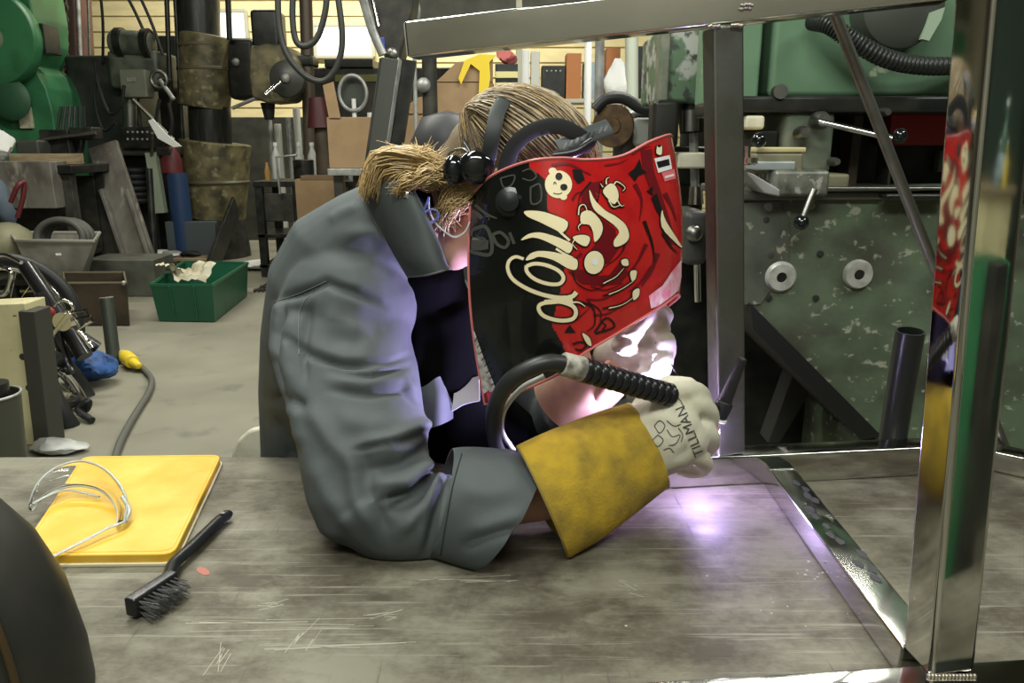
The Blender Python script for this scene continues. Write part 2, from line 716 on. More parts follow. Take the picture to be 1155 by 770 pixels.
for sx in (-1.42, 1.42):
    for sy in (0.53, 1.31):
        MB().box((sx, sy, (TZ - 0.025) / 2), (0.08, 0.08, TZ - 0.025), 0.005).build('leg', dark_iron, tb)
mb = MB()
mb.beam((-1.42, 1.31, 0.2), (1.42, 1.31, 0.2), 0.05, 0.05)
mb.beam((-1.42, 0.53, 0.2), (1.42, 0.53, 0.2), 0.05, 0.05)
mb.build('stretcher', dark_iron, tb)
# chalk and grinder scratches on the plate
scr = mat('scratch', (0.31, 0.295, 0.23), 0.55, 0.2)
mb = MB()
random.seed(3)
for (x0, y0, x1, y1) in ((232, 770, 262, 715), (310, 765, 360, 690), (285, 690, 330, 676), (400, 700, 465, 688), (690, 652, 730, 668), (150, 735, 560, 722), (120, 706, 520, 700), (420, 655, 640, 650)):
    for k in range(7):
        a = V((x0 + random.uniform(-14, 14), y0 + random.uniform(-9, 9), 0))
        b = V((x1 + random.uniform(-14, 14), y1 + random.uniform(-9, 9), 0))
        m = a.lerp(b, random.uniform(.2, .6))
        e = m.lerp(b, random.uniform(.2, .7))
        p, q = on(m.x, m.y, TZ), on(e.x, e.y, TZ)
        mb.beam(p, q, random.uniform(.0004, .0012), 0.0003, bev=0)
mb.build('scratches', scr, tb)['kind'] = 'stuff'
MB().prism([on(x, y, TZ) for x, y in ellipse(229, 644, 8, 4, 20, 9)], (0, 0, 0.0005)).build('red_mark', mat('red_mark', (0.36, 0.13, 0.10), 0.7), tb)
mb = MB()
for k in range(16):
    p = on(random.gauss(920, 14), random.gauss(643, 5), TZ)
    mb.ball(p, random.uniform(.0012, .003), (1, 1, .5), 6)
for k in range(10):
    mb.ball(on(random.uniform(600, 1000), random.uniform(600, 740), TZ), random.uniform(.0008, .002), (1, 1, .5), 6)
mb.build('weld_spatter', mat('spatter', (0.42, 0.40, 0.33), 0.4, 0.6), tb)['kind'] = 'stuff'

# ================================================================== TUBULAR FRAME BEING WELDED
fr = thing('metal_stand', 'shiny square tube steel frame standing on the welding table', 'frame', (0.42, 1.0, TZ))
ZR = 0.056
P1, P2 = on(740, 552, TZ), on(1050, 536, TZ)
rd = (P2 - P1).normalized()
rn = V((-rd.y, rd.x, 0))                       # away from the photographer
off = rn * 0.025 + V((0, 0, ZR / 2))
mb = MB()
mb.beam(P1 - rd * 0.16 + off, P2 + rd * 0.02 + off, 0.05, ZR)
mb.build('bottom_rail', steel, fr)
# right hand bottom rail beyond the front post
q0, q1 = on(1100, 527, TZ), on(1230, 556, TZ)
MB().beam(q0 + V((0, 0.03, .02)), q1 + V((0, 0.03, .02)), 0.05, 0.04).build('bottom_rail', steel, fr)
# back post
pb = at(820, 505, P1.y + (P2.y - P1.y) * 0.25 + 0.03)
pt = at(815, 31, pb.y)
pbase = V((pb.x, pb.y, TZ + ZR))
MB().beam(pbase, pt, 0.05, 0.05, up=rn).build('post', steel_dull, fr)
# front post
fb = on(1068, 757, TZ + .04)
fb = V((fb.x, fb.y + 0.018, TZ + .04))
ft = at(1126, 0, fb.y)
ft = ft + (ft - fb) * 0.06
MB().beam(fb, ft, 0.051, 0.051, up=(-0.10, 1, 0), bev=.006).build('post', steel, fr)
# side rail
s0 = pbase.lerp(pbase, 0)
s0 = on(869, 540, TZ) + V((0.004, 0.02, 0.02))
s1 = V((fb.x - 0.004, fb.y + 0.024, TZ + 0.02))
MB().beam(s0, s1, 0.048, 0.04).build('side_rail', steel, fr)
# front rail
f0, f1 = on(690, 793, TZ), on(1230, 764, TZ)
fo = V((0, 0.0, 0.02))
r0, r1 = on(640, 771, TZ + .04), on(1190, 734, TZ + .04)
f0 = r0 + V((0, -.028, -.02))
f1 = r1 + V((0.05, -.028, -.02))
MB().beam(f0, f1, 0.05, 0.04).build('front_rail', steel, fr)
# top rail, one long tube
tl = at(463, 46.5, 1.40)
tm = at(815, 7, pb.y + 0.01)
tr_ = tm + (tm - tl) * 0.62
tu = V((0.0, 0.0, 1.0))
MB().beam(tl, tr_, 0.05, 0.058, up=tu).build('top_rail', steel, fr)
MB().beam(tl - (tm - tl).normalized() * 0.002, tl + (tm - tl).normalized() * 0.001, 0.044, 0.052, up=tu, bev=0).build('end_cap', galv, fr)
# slanting brace behind the post
b0 = at(941, 14, 1.33)
b1 = at(1136, 512, 1.37)
MB().tube([b0, b1], 0.0095, 10).build('brace', steel_dull, fr)
# black smears on the side rail
rm_ = (s1 - s0)
for k in range(13):
    t = .22 + .045 * k + random.uniform(-.015, .015)
    c = s0 + rm_ * t + V((random.uniform(-.008, .018), 0, .0203))
    MB().prism([c + V((random.uniform(.5, 1) * .008 * math.cos(q), random.uniform(.5, 1) * .016 * math.sin(q), 0)) for q in [2 * PI * j / 9 for j in range(9)]], (0, 0, .0003)).build('black_smear', mat('smear', (.02, .02, .022), .5), fr)
# weld beads
bead = mat('weld_bead', (0.40, 0.35, 0.27), 0.4, 0.9, (0.22, 0.2, 0.2), 60)
for (x, y, Y) in ((806, 30, pb.y - 0.028), (832, 29, pb.y - 0.028), (843, 6, pb.y - 0.04), (799, 500, pb.y - 0.028)):
    p = at(x, y, Y)
    mb = MB()
    for k in range(6):
        mb.ball(p + V((k * 0.003 - 0.008, 0, random.uniform(-.001, .001))), 0.003, n=8)
    mb.build('weld_bead', bead, fr)
mb = MB()
for k in range(14):
    t = k / 13
    mb.ball(V((fb.x - 0.024 + t * 0.048, fb.y - 0.027, TZ + 0.041)), 0.0030, n=8)
mb.build('weld_bead', bead, fr)
mb = MB()
mb.lathe([(0, .004), (0.009, 0.004), (0.010, 0.0), (0.0145, 0.0), (0.016, 0.004), (0.016, 0.016), (0, .016)], on(858, 541, TZ) + V((0.008, 0.0, .021)), (-1, -.12, .05), 18)
mb.build('end_plug', black_plastic, fr)

# ================================================================== THINGS ON THE TABLE
# yellow flat case
cs = thing('document_case', 'yellow flat plastic case lying under the clear safety glasses', 'case', on(150, 590, TZ))
TH = 0.020


def rounded(poly, r, n=5):
    out = []
    k = len(poly)
    for i in range(k):
        p, a, b = V(poly[i]), V(poly[i - 1]), V(poly[(i + 1) % k])
        da, db = (a - p).normalized(), (b - p).normalized()
        for j in range(n + 1):
            t = j / n
            u = p + da * r
            v = p + db * r
            out.append((u * (1 - t) ** 2 + p * 2 * t * (1 - t) + v * t * t))
    return out


def flat(pts, z):
    return [on(x, y, z) for x, y in pts]


cpx = [(93, 513), (250, 511), (196, 623), (18, 625)]
cor = rounded(flat(cpx, TZ + TH), 0.022)
low = [V((p.x, p.y, TZ + 0.002)) for p in cor]
MB().prism(low, (0, 0, TH - 0.004), 0.0022).build('lid', yellow, cs)
cen = sum((V(p) for p in low), V()) / len(low)
MB().prism([cen + (p - cen) * 1.02 - V((0, 0, .002)) for p in low], (0, 0, 0.005), 0.001).build('base_rim', mat('case_rim', (0.62, 0.56, 0.36), 0.5), cs)
ins = [cen + (p - cen) * 0.955 + V((0, 0, TH - 0.0045)) for p in low]
MB().tube(ins, 0.0014, 6, closed=True).build('lid_ridge', yellow, cs)
MB().box(on(88, 622, TZ + .010) + V((0, -.002, 0)), (0.014, 0.006, 0.012), 0.0015).build('latch', mat('latch_amber', (0.52, 0.30, 0.03), 0.4), cs)

# safety glasses
glass = mat('clear_plastic', (0.93, 0.95, 0.95), 0.06, 0, trans=1.0, ior=1.25)
frame_m = mat('clear_frame', (0.62, 0.66, 0.64), 0.12, 0, trans=0.55, ior=1.35)
sg = thing('safety_glasses', 'clear safety glasses lying on the yellow case', 'glasses', on(100, 585, TZ + TH))
arc = [(34, 566, .012), (42, 546, .034), (62, 528, .046), (90, 520, .05), (115, 527, .046), (134, 545, .036), (143, 566, .024), (140, 588, .010)]
A3 = [on(x, y, TZ + TH + z) for x, y, z in arc]
low3 = [(36, 576, .003), (48, 562, .012), (66, 552, .016), (88, 548, .018), (110, 552, .016), (124, 562, .012), (132, 576, .007), (132, 592, .003)]
B3 = [on(x, y, TZ + TH + z) for x, y, z in low3]
ca, cb = catmull(A3, 5), catmull(B3, 5)
rows = []
for k in range(7):
    t = k / 6
    rows.append([a.lerp(b, t) + V((0, -0.006 * math.sin(PI * t), 0.003 * math.sin(PI * t))) for a, b in zip(ca, cb)])
me = with_mods(MB().grid(rows).mesh('lens'), [('SOLIDIFY', {'thickness': 0.002})])
link('lens', me, glass, sg, 180)
MB().tube(ca, 0.0022, 8).build('brow_bar', frame_m, sg)
MB().tube(cb, 0.0016, 8).build('lower_edge', frame_m, sg)
MB().tube(catmull([on(141, 588, TZ + TH + .010), on(120, 596, TZ + TH + .010), on(96, 609, TZ + TH + .007), on(58, 628, TZ + TH + .004)], 5), 0.0032, 8, fl=.6).build('temple', frame_m, sg)
MB().tube(catmull([on(36, 568, TZ + TH + .012), on(60, 556, TZ + TH + .016), on(80, 553, TZ + TH + .010), on(112, 560, TZ + TH + .004)], 5), 0.003, 8, fl=.6).build('temple', frame_m, sg)
MB().tube(catmull([on(138, 560, TZ + TH + .03), on(146, 575, TZ + TH + .016), on(141, 588, TZ + TH + .008)], 4), 0.0035, 8).build('side_shield', frame_m, sg)

# wire brush
br = thing('wire_brush', 'black plastic wire brush lying on the steel table top', 'brush', on(200, 640, TZ))
hp = [on(259, 578, TZ + .012), on(246, 588, TZ + .012), on(215, 618, TZ + .013), on(197, 634, TZ + .014), on(192, 645, TZ + .016), on(190, 655, TZ + .017)]
MB().tube(catmull(hp, 5), [0.0065] + [0.0095] * 24 + [0.010], 8, fl=0.8).build('handle', black_plastic, br)
h0, h1 = on(194, 654, TZ + .017), on(149, 684, TZ + .017)
hd = (h1 - h0).normalized()
MB().beam(h0 - hd * .004, h1 + hd * .004, 0.018, 0.026, bev=0.003).build('head', black_plastic, br)
MB().lathe([(0.0, 0), (0.0035, 0), (0.0035, .002), (0, .002)], hp[0].lerp(hp[1], .6) + V((0, 0, .0075)), (0, 0, 1), 12).build('hanging_eye', steel_dull, br)
side = V((0, 0, 1)).cross(hd)
if side.x < 0:
    side = -side
mb = MB()
for i in range(9):
    for j in range(3):
        for k in range(7):
            b = h0.lerp(h1, (i + .5) / 9) + V((0, 0, (j - 1) * 0.008)) + side * 0.007
            e = b + side * random.uniform(.022, .030) + hd * random.gauss(0, .003) + V((0, 0, random.gauss(-.003, .002)))
            e.z = max(e.z, TZ + .002)
            mb.tube([b, e], 0.0005, 4, cap=False)
mb.build('bristles', mat('wire', (0.30, 0.30, 0.29), 0.3, 0.9), br)['kind'] = 'stuff'

# dark rounded housing in the corner
hs = thing('dark_housing', 'dark scuffed rounded metal housing at the bottom left corner', 'housing', (-0.60, 0.70, TZ))
hc = V((-0.628, 0.70, TZ))
prof = [(0.165, 0.0), (0.163, 0.05), (0.152, 0.12), (0.13, 0.18), (0.10, 0.225), (0.06, 0.25), (0.0, 0.262)]
MB().lathe([(x * .99, y) for x, y in prof], hc, (0, 0, 1), 40, (1.0, 0.8)).build('shell', mat('housing', (0.022, 0.024, 0.02), 0.45, 0.3, (0.045, 0.045, 0.036), 6), hs)
arcp = [hc + V((r * math.cos(R(-28)), 0.8 * r * math.sin(R(-28)), z)) for r, z in prof]
arcm = [hc + V((-r * math.cos(R(-28)), -0.8 * r * math.sin(R(-28)), z)) for r, z in prof[::-1]]
MB().tube(catmull(arcp + arcm[1:], 4), 0.004, 8).build('rim', mat('housing_rim', (0.075, 0.05, 0.022), 0.5, 0.4), hs)

# ================================================================== PERSON
skin_m = mat('skin', (0.52, 0.30, 0.21), 0.5, 0, (0.46, 0.25, 0.17), 12)
jacket_m = mat('jacket', (0.066, 0.077, 0.077), 0.75, 0, (0.050, 0.059, 0.060), 9, sheen=0.0, bump=0.05, bscale=350)
shirt_m = mat('black_shirt_shade', (0.003, 0.003, 0.0032), 0.95, spec=0.03)
trous_m = mat('work_trousers', (0.035, 0.038, 0.042), 0.85)
hair_m = mat('blond_hair', (0.47, 0.335, 0.155), 0.45, 0, (0.24, 0.15, 0.06), 26, stretch=(1, 1, 1))
hair_d = mat('brown_blond_hair', (0.21, 0.155, 0.088), 0.42, 0, (0.085, 0.06, 0.035), 30)
hair_l = mat('ash_blond_hair', (0.46, 0.375, 0.25), 0.4, 0, (0.26, 0.20, 0.12), 40)
hair_p = mat('honey_blond_hair', (0.66, 0.49, 0.25), 0.4, 0, (0.42, 0.29, 0.12), 30)

hipc = at(350, 560, 1.62)
J = dict(
    pelvis=hipc, waist=at(368, 455, 1.53), chest=at(400, 330, 1.42), upper=at(428, 275, 1.38), neck=at(478, 235, 1.32),
    rsh=at(400, 340, 1.36), relb=at(428, 582, 1.07), rwri=at(645, 560, 1.09), rhand=at(760, 490, 1.17),
    lsh=at(470, 330, 1.60), lelb=at(620, 480, 1.55), lwri=at(675, 440, 1.33), lhand=at(728, 388, 1.28),
    head=at(592, 210, 1.28))
person = thing('person', 'person in a grey work jacket bent over the table welding', 'person', (hipc.x, hipc.y, 0))

# body: one continuous skinned surface
HC = J['head']
fdir = V((0.80, -0.12, -0.58)).normalized()           # where the face looks
udir = (V((0.58, -0.05, 0.82)) - fdir * V((0.58, -0.05, 0.82)).dot(fdir)).normalized()
sdir = fdir.cross(udir)                               # to the person's right (towards the photographer)
if sdir.y > 0:
    sdir = -sdir
HM = Matrix((fdir, sdir, udir)).transposed()


def hd_(f, s, u):
    return HC + fdir * f + sdir * s + udir * u


def limb(mb, pts, rad, n=14):
    P = catmull(pts, 5)
    rr = []
    for i in range(len(P)):
        t = i / (len(P) - 1) * (len(rad) - 1)
        a = min(int(t), len(rad) - 2)
        rr.append(rad[a] + (rad[a + 1] - rad[a]) * (t - a))
    mb.tube(P, rr, n)


mb = MB()
mb.ball(hd_(-0.012, 0, 0.035), 0.088, (1.08, 0.86, 0.95), 20, HM)          # cranium
mb.ball(hd_(0.030, 0, -0.035), 0.068, (0.92, 0.86, 1.15), 18, HM)          # face
mb.ball(hd_(0.052, 0, -0.095), 0.034, (1.0, 1.15, 0.8), 14, HM)            # chin
mb.tube([hd_(0.090, 0, 0.005), hd_(0.112, 0, -0.032)], [0.009, 0.014], 10)  # nose
for q in (-1, 1):
    mb.ball(hd_(-0.005, q * 0.080, -0.02), 0.026, (0.7, 0.35, 1.2), 12, HM)  # ears
    mb.ball(hd_(0.075, q * 0.032, 0.018), 0.020, (0.8, 1.2, .6), 10, HM)   # brow
mb.ball(hd_(0.098, 0, -0.066), 0.014, (0.6, 1.6, 0.55), 10, HM)            # mouth
limb(mb, [J['neck'] - V((.03, 0, .04)), J['neck'], hd_(-0.035, 0, -0.06)], [0.066, 0.060, 0.062])
limb(mb, [J['pelvis'], J['waist'], J['chest'], J['upper'], J['neck']], [0.11, 0.10, 0.115, 0.10, 0.062], 18)
mb.ball(at(512, 275, 1.23), .036, (.8, .9, 1.3), 14)
mb.ball(at(535, 262, 1.24), .05, (1, .9, 1.1), 14)
for a, b, c in (('rsh', 'relb', 'rwri'), ('lsh', 'lelb', 'lwri')):
    limb(mb, [J['chest'].lerp(J[a], .6), J[a], J[a].lerp(J[b], .5), J[b]], [0.07, 0.062, 0.05, 0.044])
    limb(mb, [J[b], J[b].lerp(J[c], .4), J[c]], [0.042, 0.040, 0.031])
limb(mb, [J['rwri'], J['rwri'].lerp(J['rhand'], .5)], [0.031, 0.03])
limb(mb, [J['lwri'], J['lwri'].lerp(J['lhand'], .5)], [0.031, 0.03])
feet = []
for q, kx, fx in ((-1, 0.16, 0.06), (1, 0.20, 0.12)):
    hipj = hipc + V((0.02, q * 0.10, -0.04))
    knee = V((hipc.x + 0.40 + kx * .2, hipc.y + q * 0.14 + 0.06, 0.50))
    ank = V((knee.x - 0.06 + fx * .3, knee.y, 0.08))
    toe = V((ank.x + 0.19, ank.y, 0.03))
    feet.append((hipj, knee, ank, toe))
    limb(mb, [hipj, hipj.lerp(knee, .5), knee], [0.088, 0.075, 0.055])
    limb(mb, [knee, knee.lerp(ank, .4), ank], [0.055, 0.055, 0.036])
    limb(mb, [ank, ank.lerp(toe, .5) - V((0, 0, .005)), toe], [0.038, 0.035, 0.02])
me = remeshed(mb, 0.009, 5)
body = link('body', me, skin_m, person, 180)
for q in (-1, 1):
    MB().ball(hd_(0.0835, q * 0.031, 0.002), 0.0115, n=12).build('eye', mat('eye_white', (0.75, 0.74, 0.7), 0.2), person)

# trousers, boots
mb = MB()
for hipj, knee, ank, toe in feet:
    limb(mb, [hipj, hipj.lerp(knee, .5), knee], [0.108, 0.095, 0.078])
    limb(mb, [knee, knee.lerp(ank, .5), ank + V((0, 0, .03))], [0.078, 0.075, 0.07])
limb(mb, [hipc - V((.0, 0, .06)), J['waist'].lerp(hipc, .6)], [0.15, 0.125], 18)
mb.ball(hipc - V((0.0, 0, 0.04)), 0.16, (0.9, 1.15, .7), 16)
link('trousers', remeshed(mb, 0.012, 6), trous_m, person, 180)
for hipj, knee, ank, toe in feet:
    mb = MB()
    limb(mb, [ank + V((0, 0, .10)), ank + V((0, 0, 0))], [0.062, 0.056])
    limb(mb, [ank + V((-.04, 0, -.03)), ank.lerp(toe, .5) - V((0, 0, .005)), toe + V((.02, 0, .012))], [0.055, 0.05, 0.044])
    m2 = remeshed(mb, 0.01, 4)
    for v in m2.vertices:
        v.co.z = max(v.co.z, 0.001)
    link('boot', m2, brown_dark, person, 180)

# undershirt (dark chest inside the open jacket; lower block stands in for shade)
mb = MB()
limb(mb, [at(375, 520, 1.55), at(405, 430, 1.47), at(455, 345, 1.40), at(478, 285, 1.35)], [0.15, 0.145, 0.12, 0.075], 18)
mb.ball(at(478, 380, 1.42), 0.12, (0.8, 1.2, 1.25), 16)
limb(mb, [at(490, 345, 1.36), at(510, 415, 1.38), at(520, 470, 1.42), at(570, 510, 1.50), at(660, 530, 1.56)], [.075, .095, .105, .105, .08], 16)  # black block added for the shade over the far arm
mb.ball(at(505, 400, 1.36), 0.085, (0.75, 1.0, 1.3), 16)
link('undershirt_with_shade', remeshed(mb, 0.01, 8), shirt_m, person, 180)

# ---- jacket
mb = MB()
rings = []
tr = [  # pixel centre, depth, half-width in picture px, half-depth m
    (350, 585, 1.62, 62, .17), (350, 540, 1.60, 49, .18), (353, 490, 1.57, 48, .185), (355, 430, 1.53, 52, .19), (366, 380, 1.48, 64, .19), (388, 330, 1.44, 84, .185),
    (410, 290, 1.40, 84, .165), (432, 258, 1.37, 62, .125), (452, 236, 1.345, 46, .095), (468, 222, 1.33, 38, .080)]
dirs = [V((tr[min(i + 1, len(tr) - 1)][0] - tr[max(i - 1, 0)][0], tr[min(i + 1, len(tr) - 1)][1] - tr[max(i - 1, 0)][1])) for i in range(len(tr))]
for (x, y, Y, hw, hdp), d in zip(tr, dirs):
    d = d.normalized()
    nx, ny = -d.y, d.x
    a, b = at(x + nx * hw, y + ny * hw, Y), at(x - nx * hw, y - ny * hw, Y)
    c = (a + b) / 2
    ax = (b - a) / 2
    dep = V((0.0, 1, 0)) - ax.normalized() * ax.normalized().y
    dep = dep.normalized() * hdp
    rings.append([c + ax * (math.copysign(abs(math.cos(t)) ** .85, math.cos(t))) + dep * (math.copysign(abs(math.sin(t)) ** .85, math.sin(t))) for t in [2 * PI * j / 32 for j in range(32)]])
mb.loft(rings)
# right sleeve
sl = [(392, 338, 1.26, .098), (388, 372, 1.17, .100), (396, 420, 1.12, .094), (405, 470, 1.09, .090), (410, 520, 1.07, .086), (418, 556, 1.06, .078), (440, 578, 1.055, .074), (474, 586, 1.06, .070), (512, 584, 1.07, .068)]
limb(mb, [at(x, y, Y) for x, y, Y, r in sl[5:]], [r for *_, r in sl[5:]], 24)
rings = []
for x, y, Y, hw, dp, ty in ((400, 318, 1.335, 70, .11, 8), (388, 350, 1.285, 77, .115, 5), (385, 385, 1.24, 77, .115, 2), (394, 420, 1.20, 77, .11, 0), (404, 455, 1.16, 71, .105, -4), (410, 495, 1.12, 70, .098, -8), (416, 535, 1.085, 68, .088, -16), (424, 565, 1.065, 62, .075, -24), (434, 580, 1.06, 48, .06, -26)):
    a, b = at(x + hw, y + ty, Y), at(x - hw, y - ty, Y)
    c = (a + b) / 2
    ax = (b - a) / 2
    nn = V((0, 1, 0))
    nn = (nn - ax.normalized() * nn.dot(ax.normalized())).normalized() * dp
    rings.append([c + ax * math.copysign(abs(math.cos(t)) ** .8, math.cos(t)) + nn * math.copysign(abs(math.sin(t)) ** .8, math.sin(t)) for t in [2 * PI * j / 28 for j in range(28)]])
mb.loft(rings)
mb.ball(at(395, 345, 1.29), 0.112, (1.05, 1, 1.0), 18)
# left sleeve, beyond
sl2 = [J['lsh'], J['lsh'].lerp(J['lelb'], .5), J['lelb'], J['lelb'].lerp(J['lwri'], .55)]
limb(mb, [J['upper'].lerp(J['lsh'], .5)] + sl2, [.10, .10, .085, .075, .068], 18)
jm = remeshed(mb, 0.0052, 9)
lift = TZ + 0.002
for v in jm.vertices:                                   # the sleeve rests on the table top
    if v.co.y < 1.36 and v.co.z < lift + 0.012:
        v.co.z = max(v.co.z, lift)
folds = [
    # sleeve folds near the elbow crook
    ([(320, 380), (350, 398), (385, 410), (420, 412)], 5, -.011), ([(345, 400), (390, 410), (440, 408), (466, 400)], 4, -.006),
    ([(375, 418), (420, 424), (462, 412)], 3.5, -.009), ([(370, 428), (410, 434), (455, 428), (472, 445)], 6, .007),
    ([(372, 440), (420, 446), (455, 440), (470, 455)], 4, -.007), ([(380, 470), (420, 480), (470, 478)], 12, .006),
    ([(345, 455), (375, 500), (405, 530)], 10, .008),
    ([(400, 505), (440, 498), (478, 480), (505, 470)], 9, .016), ([(415, 530), (455, 522), (490, 500), (508, 482)], 8, -.014),
    ([(420, 548), (458, 545), (490, 520), (505, 500)], 8, .013), ([(440, 575), (470, 560), (495, 525)], 7, -.013),
    ([(452, 600), (478, 570), (498, 530)], 8, .011), ([(395, 520), (402, 565), (425, 600)], 9, .007), ([(410, 505), (418, 560), (440, 605)], 8, -.007),
    ([(350, 520), (370, 560), (400, 600)], 10, .006), ([(400, 508), (450, 500), (480, 488)], 3.5, -.010), ([(430, 565), (465, 552), (488, 530)], 3.5, -.009), ([(482, 500), (494, 484), (506, 486), (509, 500)], 7, .012),
    ([(480, 625), (492, 580), (506, 535), (512, 505)], 4, -.008), ([(470, 620), (482, 575), (496, 530)], 6, .006),
    ([(530, 590), (560, 585), (590, 575)], 10, .006), ([(525, 612), (550, 600), (585, 590)], 8, -.006),
    ([(520, 545), (550, 555), (590, 545)], 12, .005),
    # armhole and yoke
    ([(312, 340), (340, 330), (368, 318), (400, 330), (435, 345)], 5, -.012), ([(308, 352), (320, 345), (352, 340)], 8, .006),
    ([(322, 345), (311, 375), (309, 410), (318, 445)], 4, -.018),
    ([(352, 342), (346, 372), (342, 400), (345, 430)], 3.5, -.008), ([(335, 352), (325, 380), (322, 410), (332, 440)], 8, .007),
    ([(385, 265), (420, 262), (450, 275), (470, 300)], 9, .007), ([(375, 285), (420, 285), (452, 305), (465, 330)], 9, -.006),
    ([(360, 355), (395, 365), (425, 385)], 11, .007), ([(365, 380), (400, 385), (430, 370)], 10, -.006),
    ([(370, 250), (385, 240), (405, 232)], 6, .005),
    ([(308, 470), (325, 500), (330, 520)], 7, -.010), ([(320, 445), (335, 470), (340, 505)], 8, .008), ([(305, 450), (330, 452), (345, 460)], 7, -.010),
]
sculpt(jm, folds)
jacket = link('jacket', jm, jacket_m, person, 180)
jb = bvh_of(MB().mesh('e')) if False else None
jworld = jm.copy()
jworld.transform(Matrix.Translation(V(person.location)))
jbv = bvh_of(jworld)

# collar: a turned-down flap with its own edge
def flap(name, outline_rows, m, parent, thick=0.004):
    rr_ = [catmull(r, 5) for r in outline_rows]
    cols = [catmull([r[k] for r in rr_], 5) for k in range(len(rr_[0]))]
    me = with_mods(MB().grid(cols).mesh(name), [('SOLIDIFY', {'thickness': thick, 'offset': 0.0})])
    o = link(name, me, m, parent, 60)
    edge = [c[-1] for c in cols]
    return o, edge, [p for p in cols[0]], [p for p in cols[-1]]


crow = [
    [at(408, 218, 1.265), at(422, 208, 1.21), at(440, 203, 1.18), at(458, 206, 1.16), at(466, 212, 1.16)],
    [at(414, 232, 1.25), at(432, 228, 1.195), at(450, 228, 1.16), at(468, 234, 1.14), at(482, 246, 1.15)],
    [at(428, 257, 1.235), at(446, 260, 1.18), at(462, 263, 1.145), at(480, 268, 1.13), at(496, 277, 1.145)],
    [at(444, 285, 1.22), at(460, 290, 1.165), at(474, 291, 1.135), at(490, 293, 1.125), at(503, 297, 1.145)],
    [at(460, 312, 1.20), at(474, 311, 1.155), at(486, 309, 1.13), at(497, 306, 1.125), at(507, 303, 1.145)]]
co_, e1, e2, e3 = flap('collar', crow, jacket_m, jacket)
MB().tube([p + V((0, -.002, 0)) for p in e2 + e1[1:] + e3[::-1][1:]], .0016, 6).build('collar_edge', mat('collar_edge', (.11, .128, .125), .8), jacket)
crow = [
    [at(405, 222, 1.31), at(418, 196, 1.30), at(436, 188, 1.285), at(458, 196, 1.27), at(484, 214, 1.26)],
    [at(408, 238, 1.29), at(424, 216, 1.25), at(446, 212, 1.215), at(470, 222, 1.19), at(492, 240, 1.185)]]
flap('collar', crow, mat('jacket_inside', (0.03, 0.036, 0.036), 0.85), jacket)
# turned sleeve cuff, open at the wrist
rings = []
for x, y, Y, hw, dp, (dx, dy) in ((497, 567, 1.07, 60, .074, (.20, -.98)), (510, 568, 1.07, 63, .078, (.20, -.98)), (535, 573, 1.08, 66, .080, (.26, -.965)), (560, 577, 1.09, 69, .080, (.36, -.933)), (566, 578, 1.092, 69, .079, (.39, -.92))):
    a, b = at(x + dx * hw, y + dy * hw, Y + .03), on(x - dx * hw, y - dy * hw, TZ + .006)
    c = (a + b) / 2
    ax = (b - a) / 2
    nn = V((-.1, 1, 0))
    nn = (nn - ax.normalized() * nn.dot(ax.normalized())).normalized() * dp
    rg = []
    for j in range(36):
        t = 2 * PI * j / 36
        p = c + ax * math.cos(t) + nn * math.sin(t) * (1 + .05 * math.sin(3 * t + x))
        p.z = max(p.z, TZ + .003)
        rg.append(p)
    rings.append(rg)
cm_ = with_mods(MB().grid(rings, True).mesh('cuff'), [('SUBSURF', {'levels': 2, 'render_levels': 2}), ('SOLIDIFY', {'thickness': 0.003, 'offset': 1.0})])
sculpt(cm_, [([(530, 600), (560, 590), (590, 580)], 9, .005), ([(520, 620), (548, 606), (585, 595)], 7, -.005), ([(520, 550), (550, 558), (590, 548)], 11, .004), ([(511, 508), (503, 545), (494, 590), (490, 626)], 3.0, -.003)])
link('sleeve_cuff', cm_, jacket_m, jacket, 60)
cw_ = cm_.copy()
cw_.transform(Matrix.Translation(V(person.location)))
cbv = bvh_of(cw_)
P = [on_surface(cbv, q.x, q.y, .0004) for q in catmull([V((521, 512, 0)), V((511, 548, 0)), V((503, 590, 0)), V((497, 626, 0))], 8)]
MB().tube([p for p in P if p], .0011, 5).build('seam', mat('seam_dark', (.02, .024, .024), .9), jacket)
# front opening edge
flap('front_flap', [
    [at(455, 440, 1.27), at(478, 436, 1.26), at(492, 426, 1.27), at(500, 424, 1.30)],
    [at(458, 460, 1.26), at(480, 456, 1.245), at(498, 450, 1.25), at(510, 456, 1.30)],
    [at(462, 484, 1.25), at(480, 484, 1.24), at(498, 478, 1.245), at(510, 472, 1.30)]], jacket_m, jacket)
flap('front_flap', [
    [at(513, 430, 1.30), at(526, 428, 1.30), at(540, 424, 1.30)],
    [at(512, 445, 1.29), at(526, 442, 1.29), at(541, 440, 1.29)],
    [at(510, 464, 1.28), at(524, 456, 1.28), at(541, 452, 1.28)]], mat('pale_label', (0.5, 0.5, 0.52), 0.7), jacket)
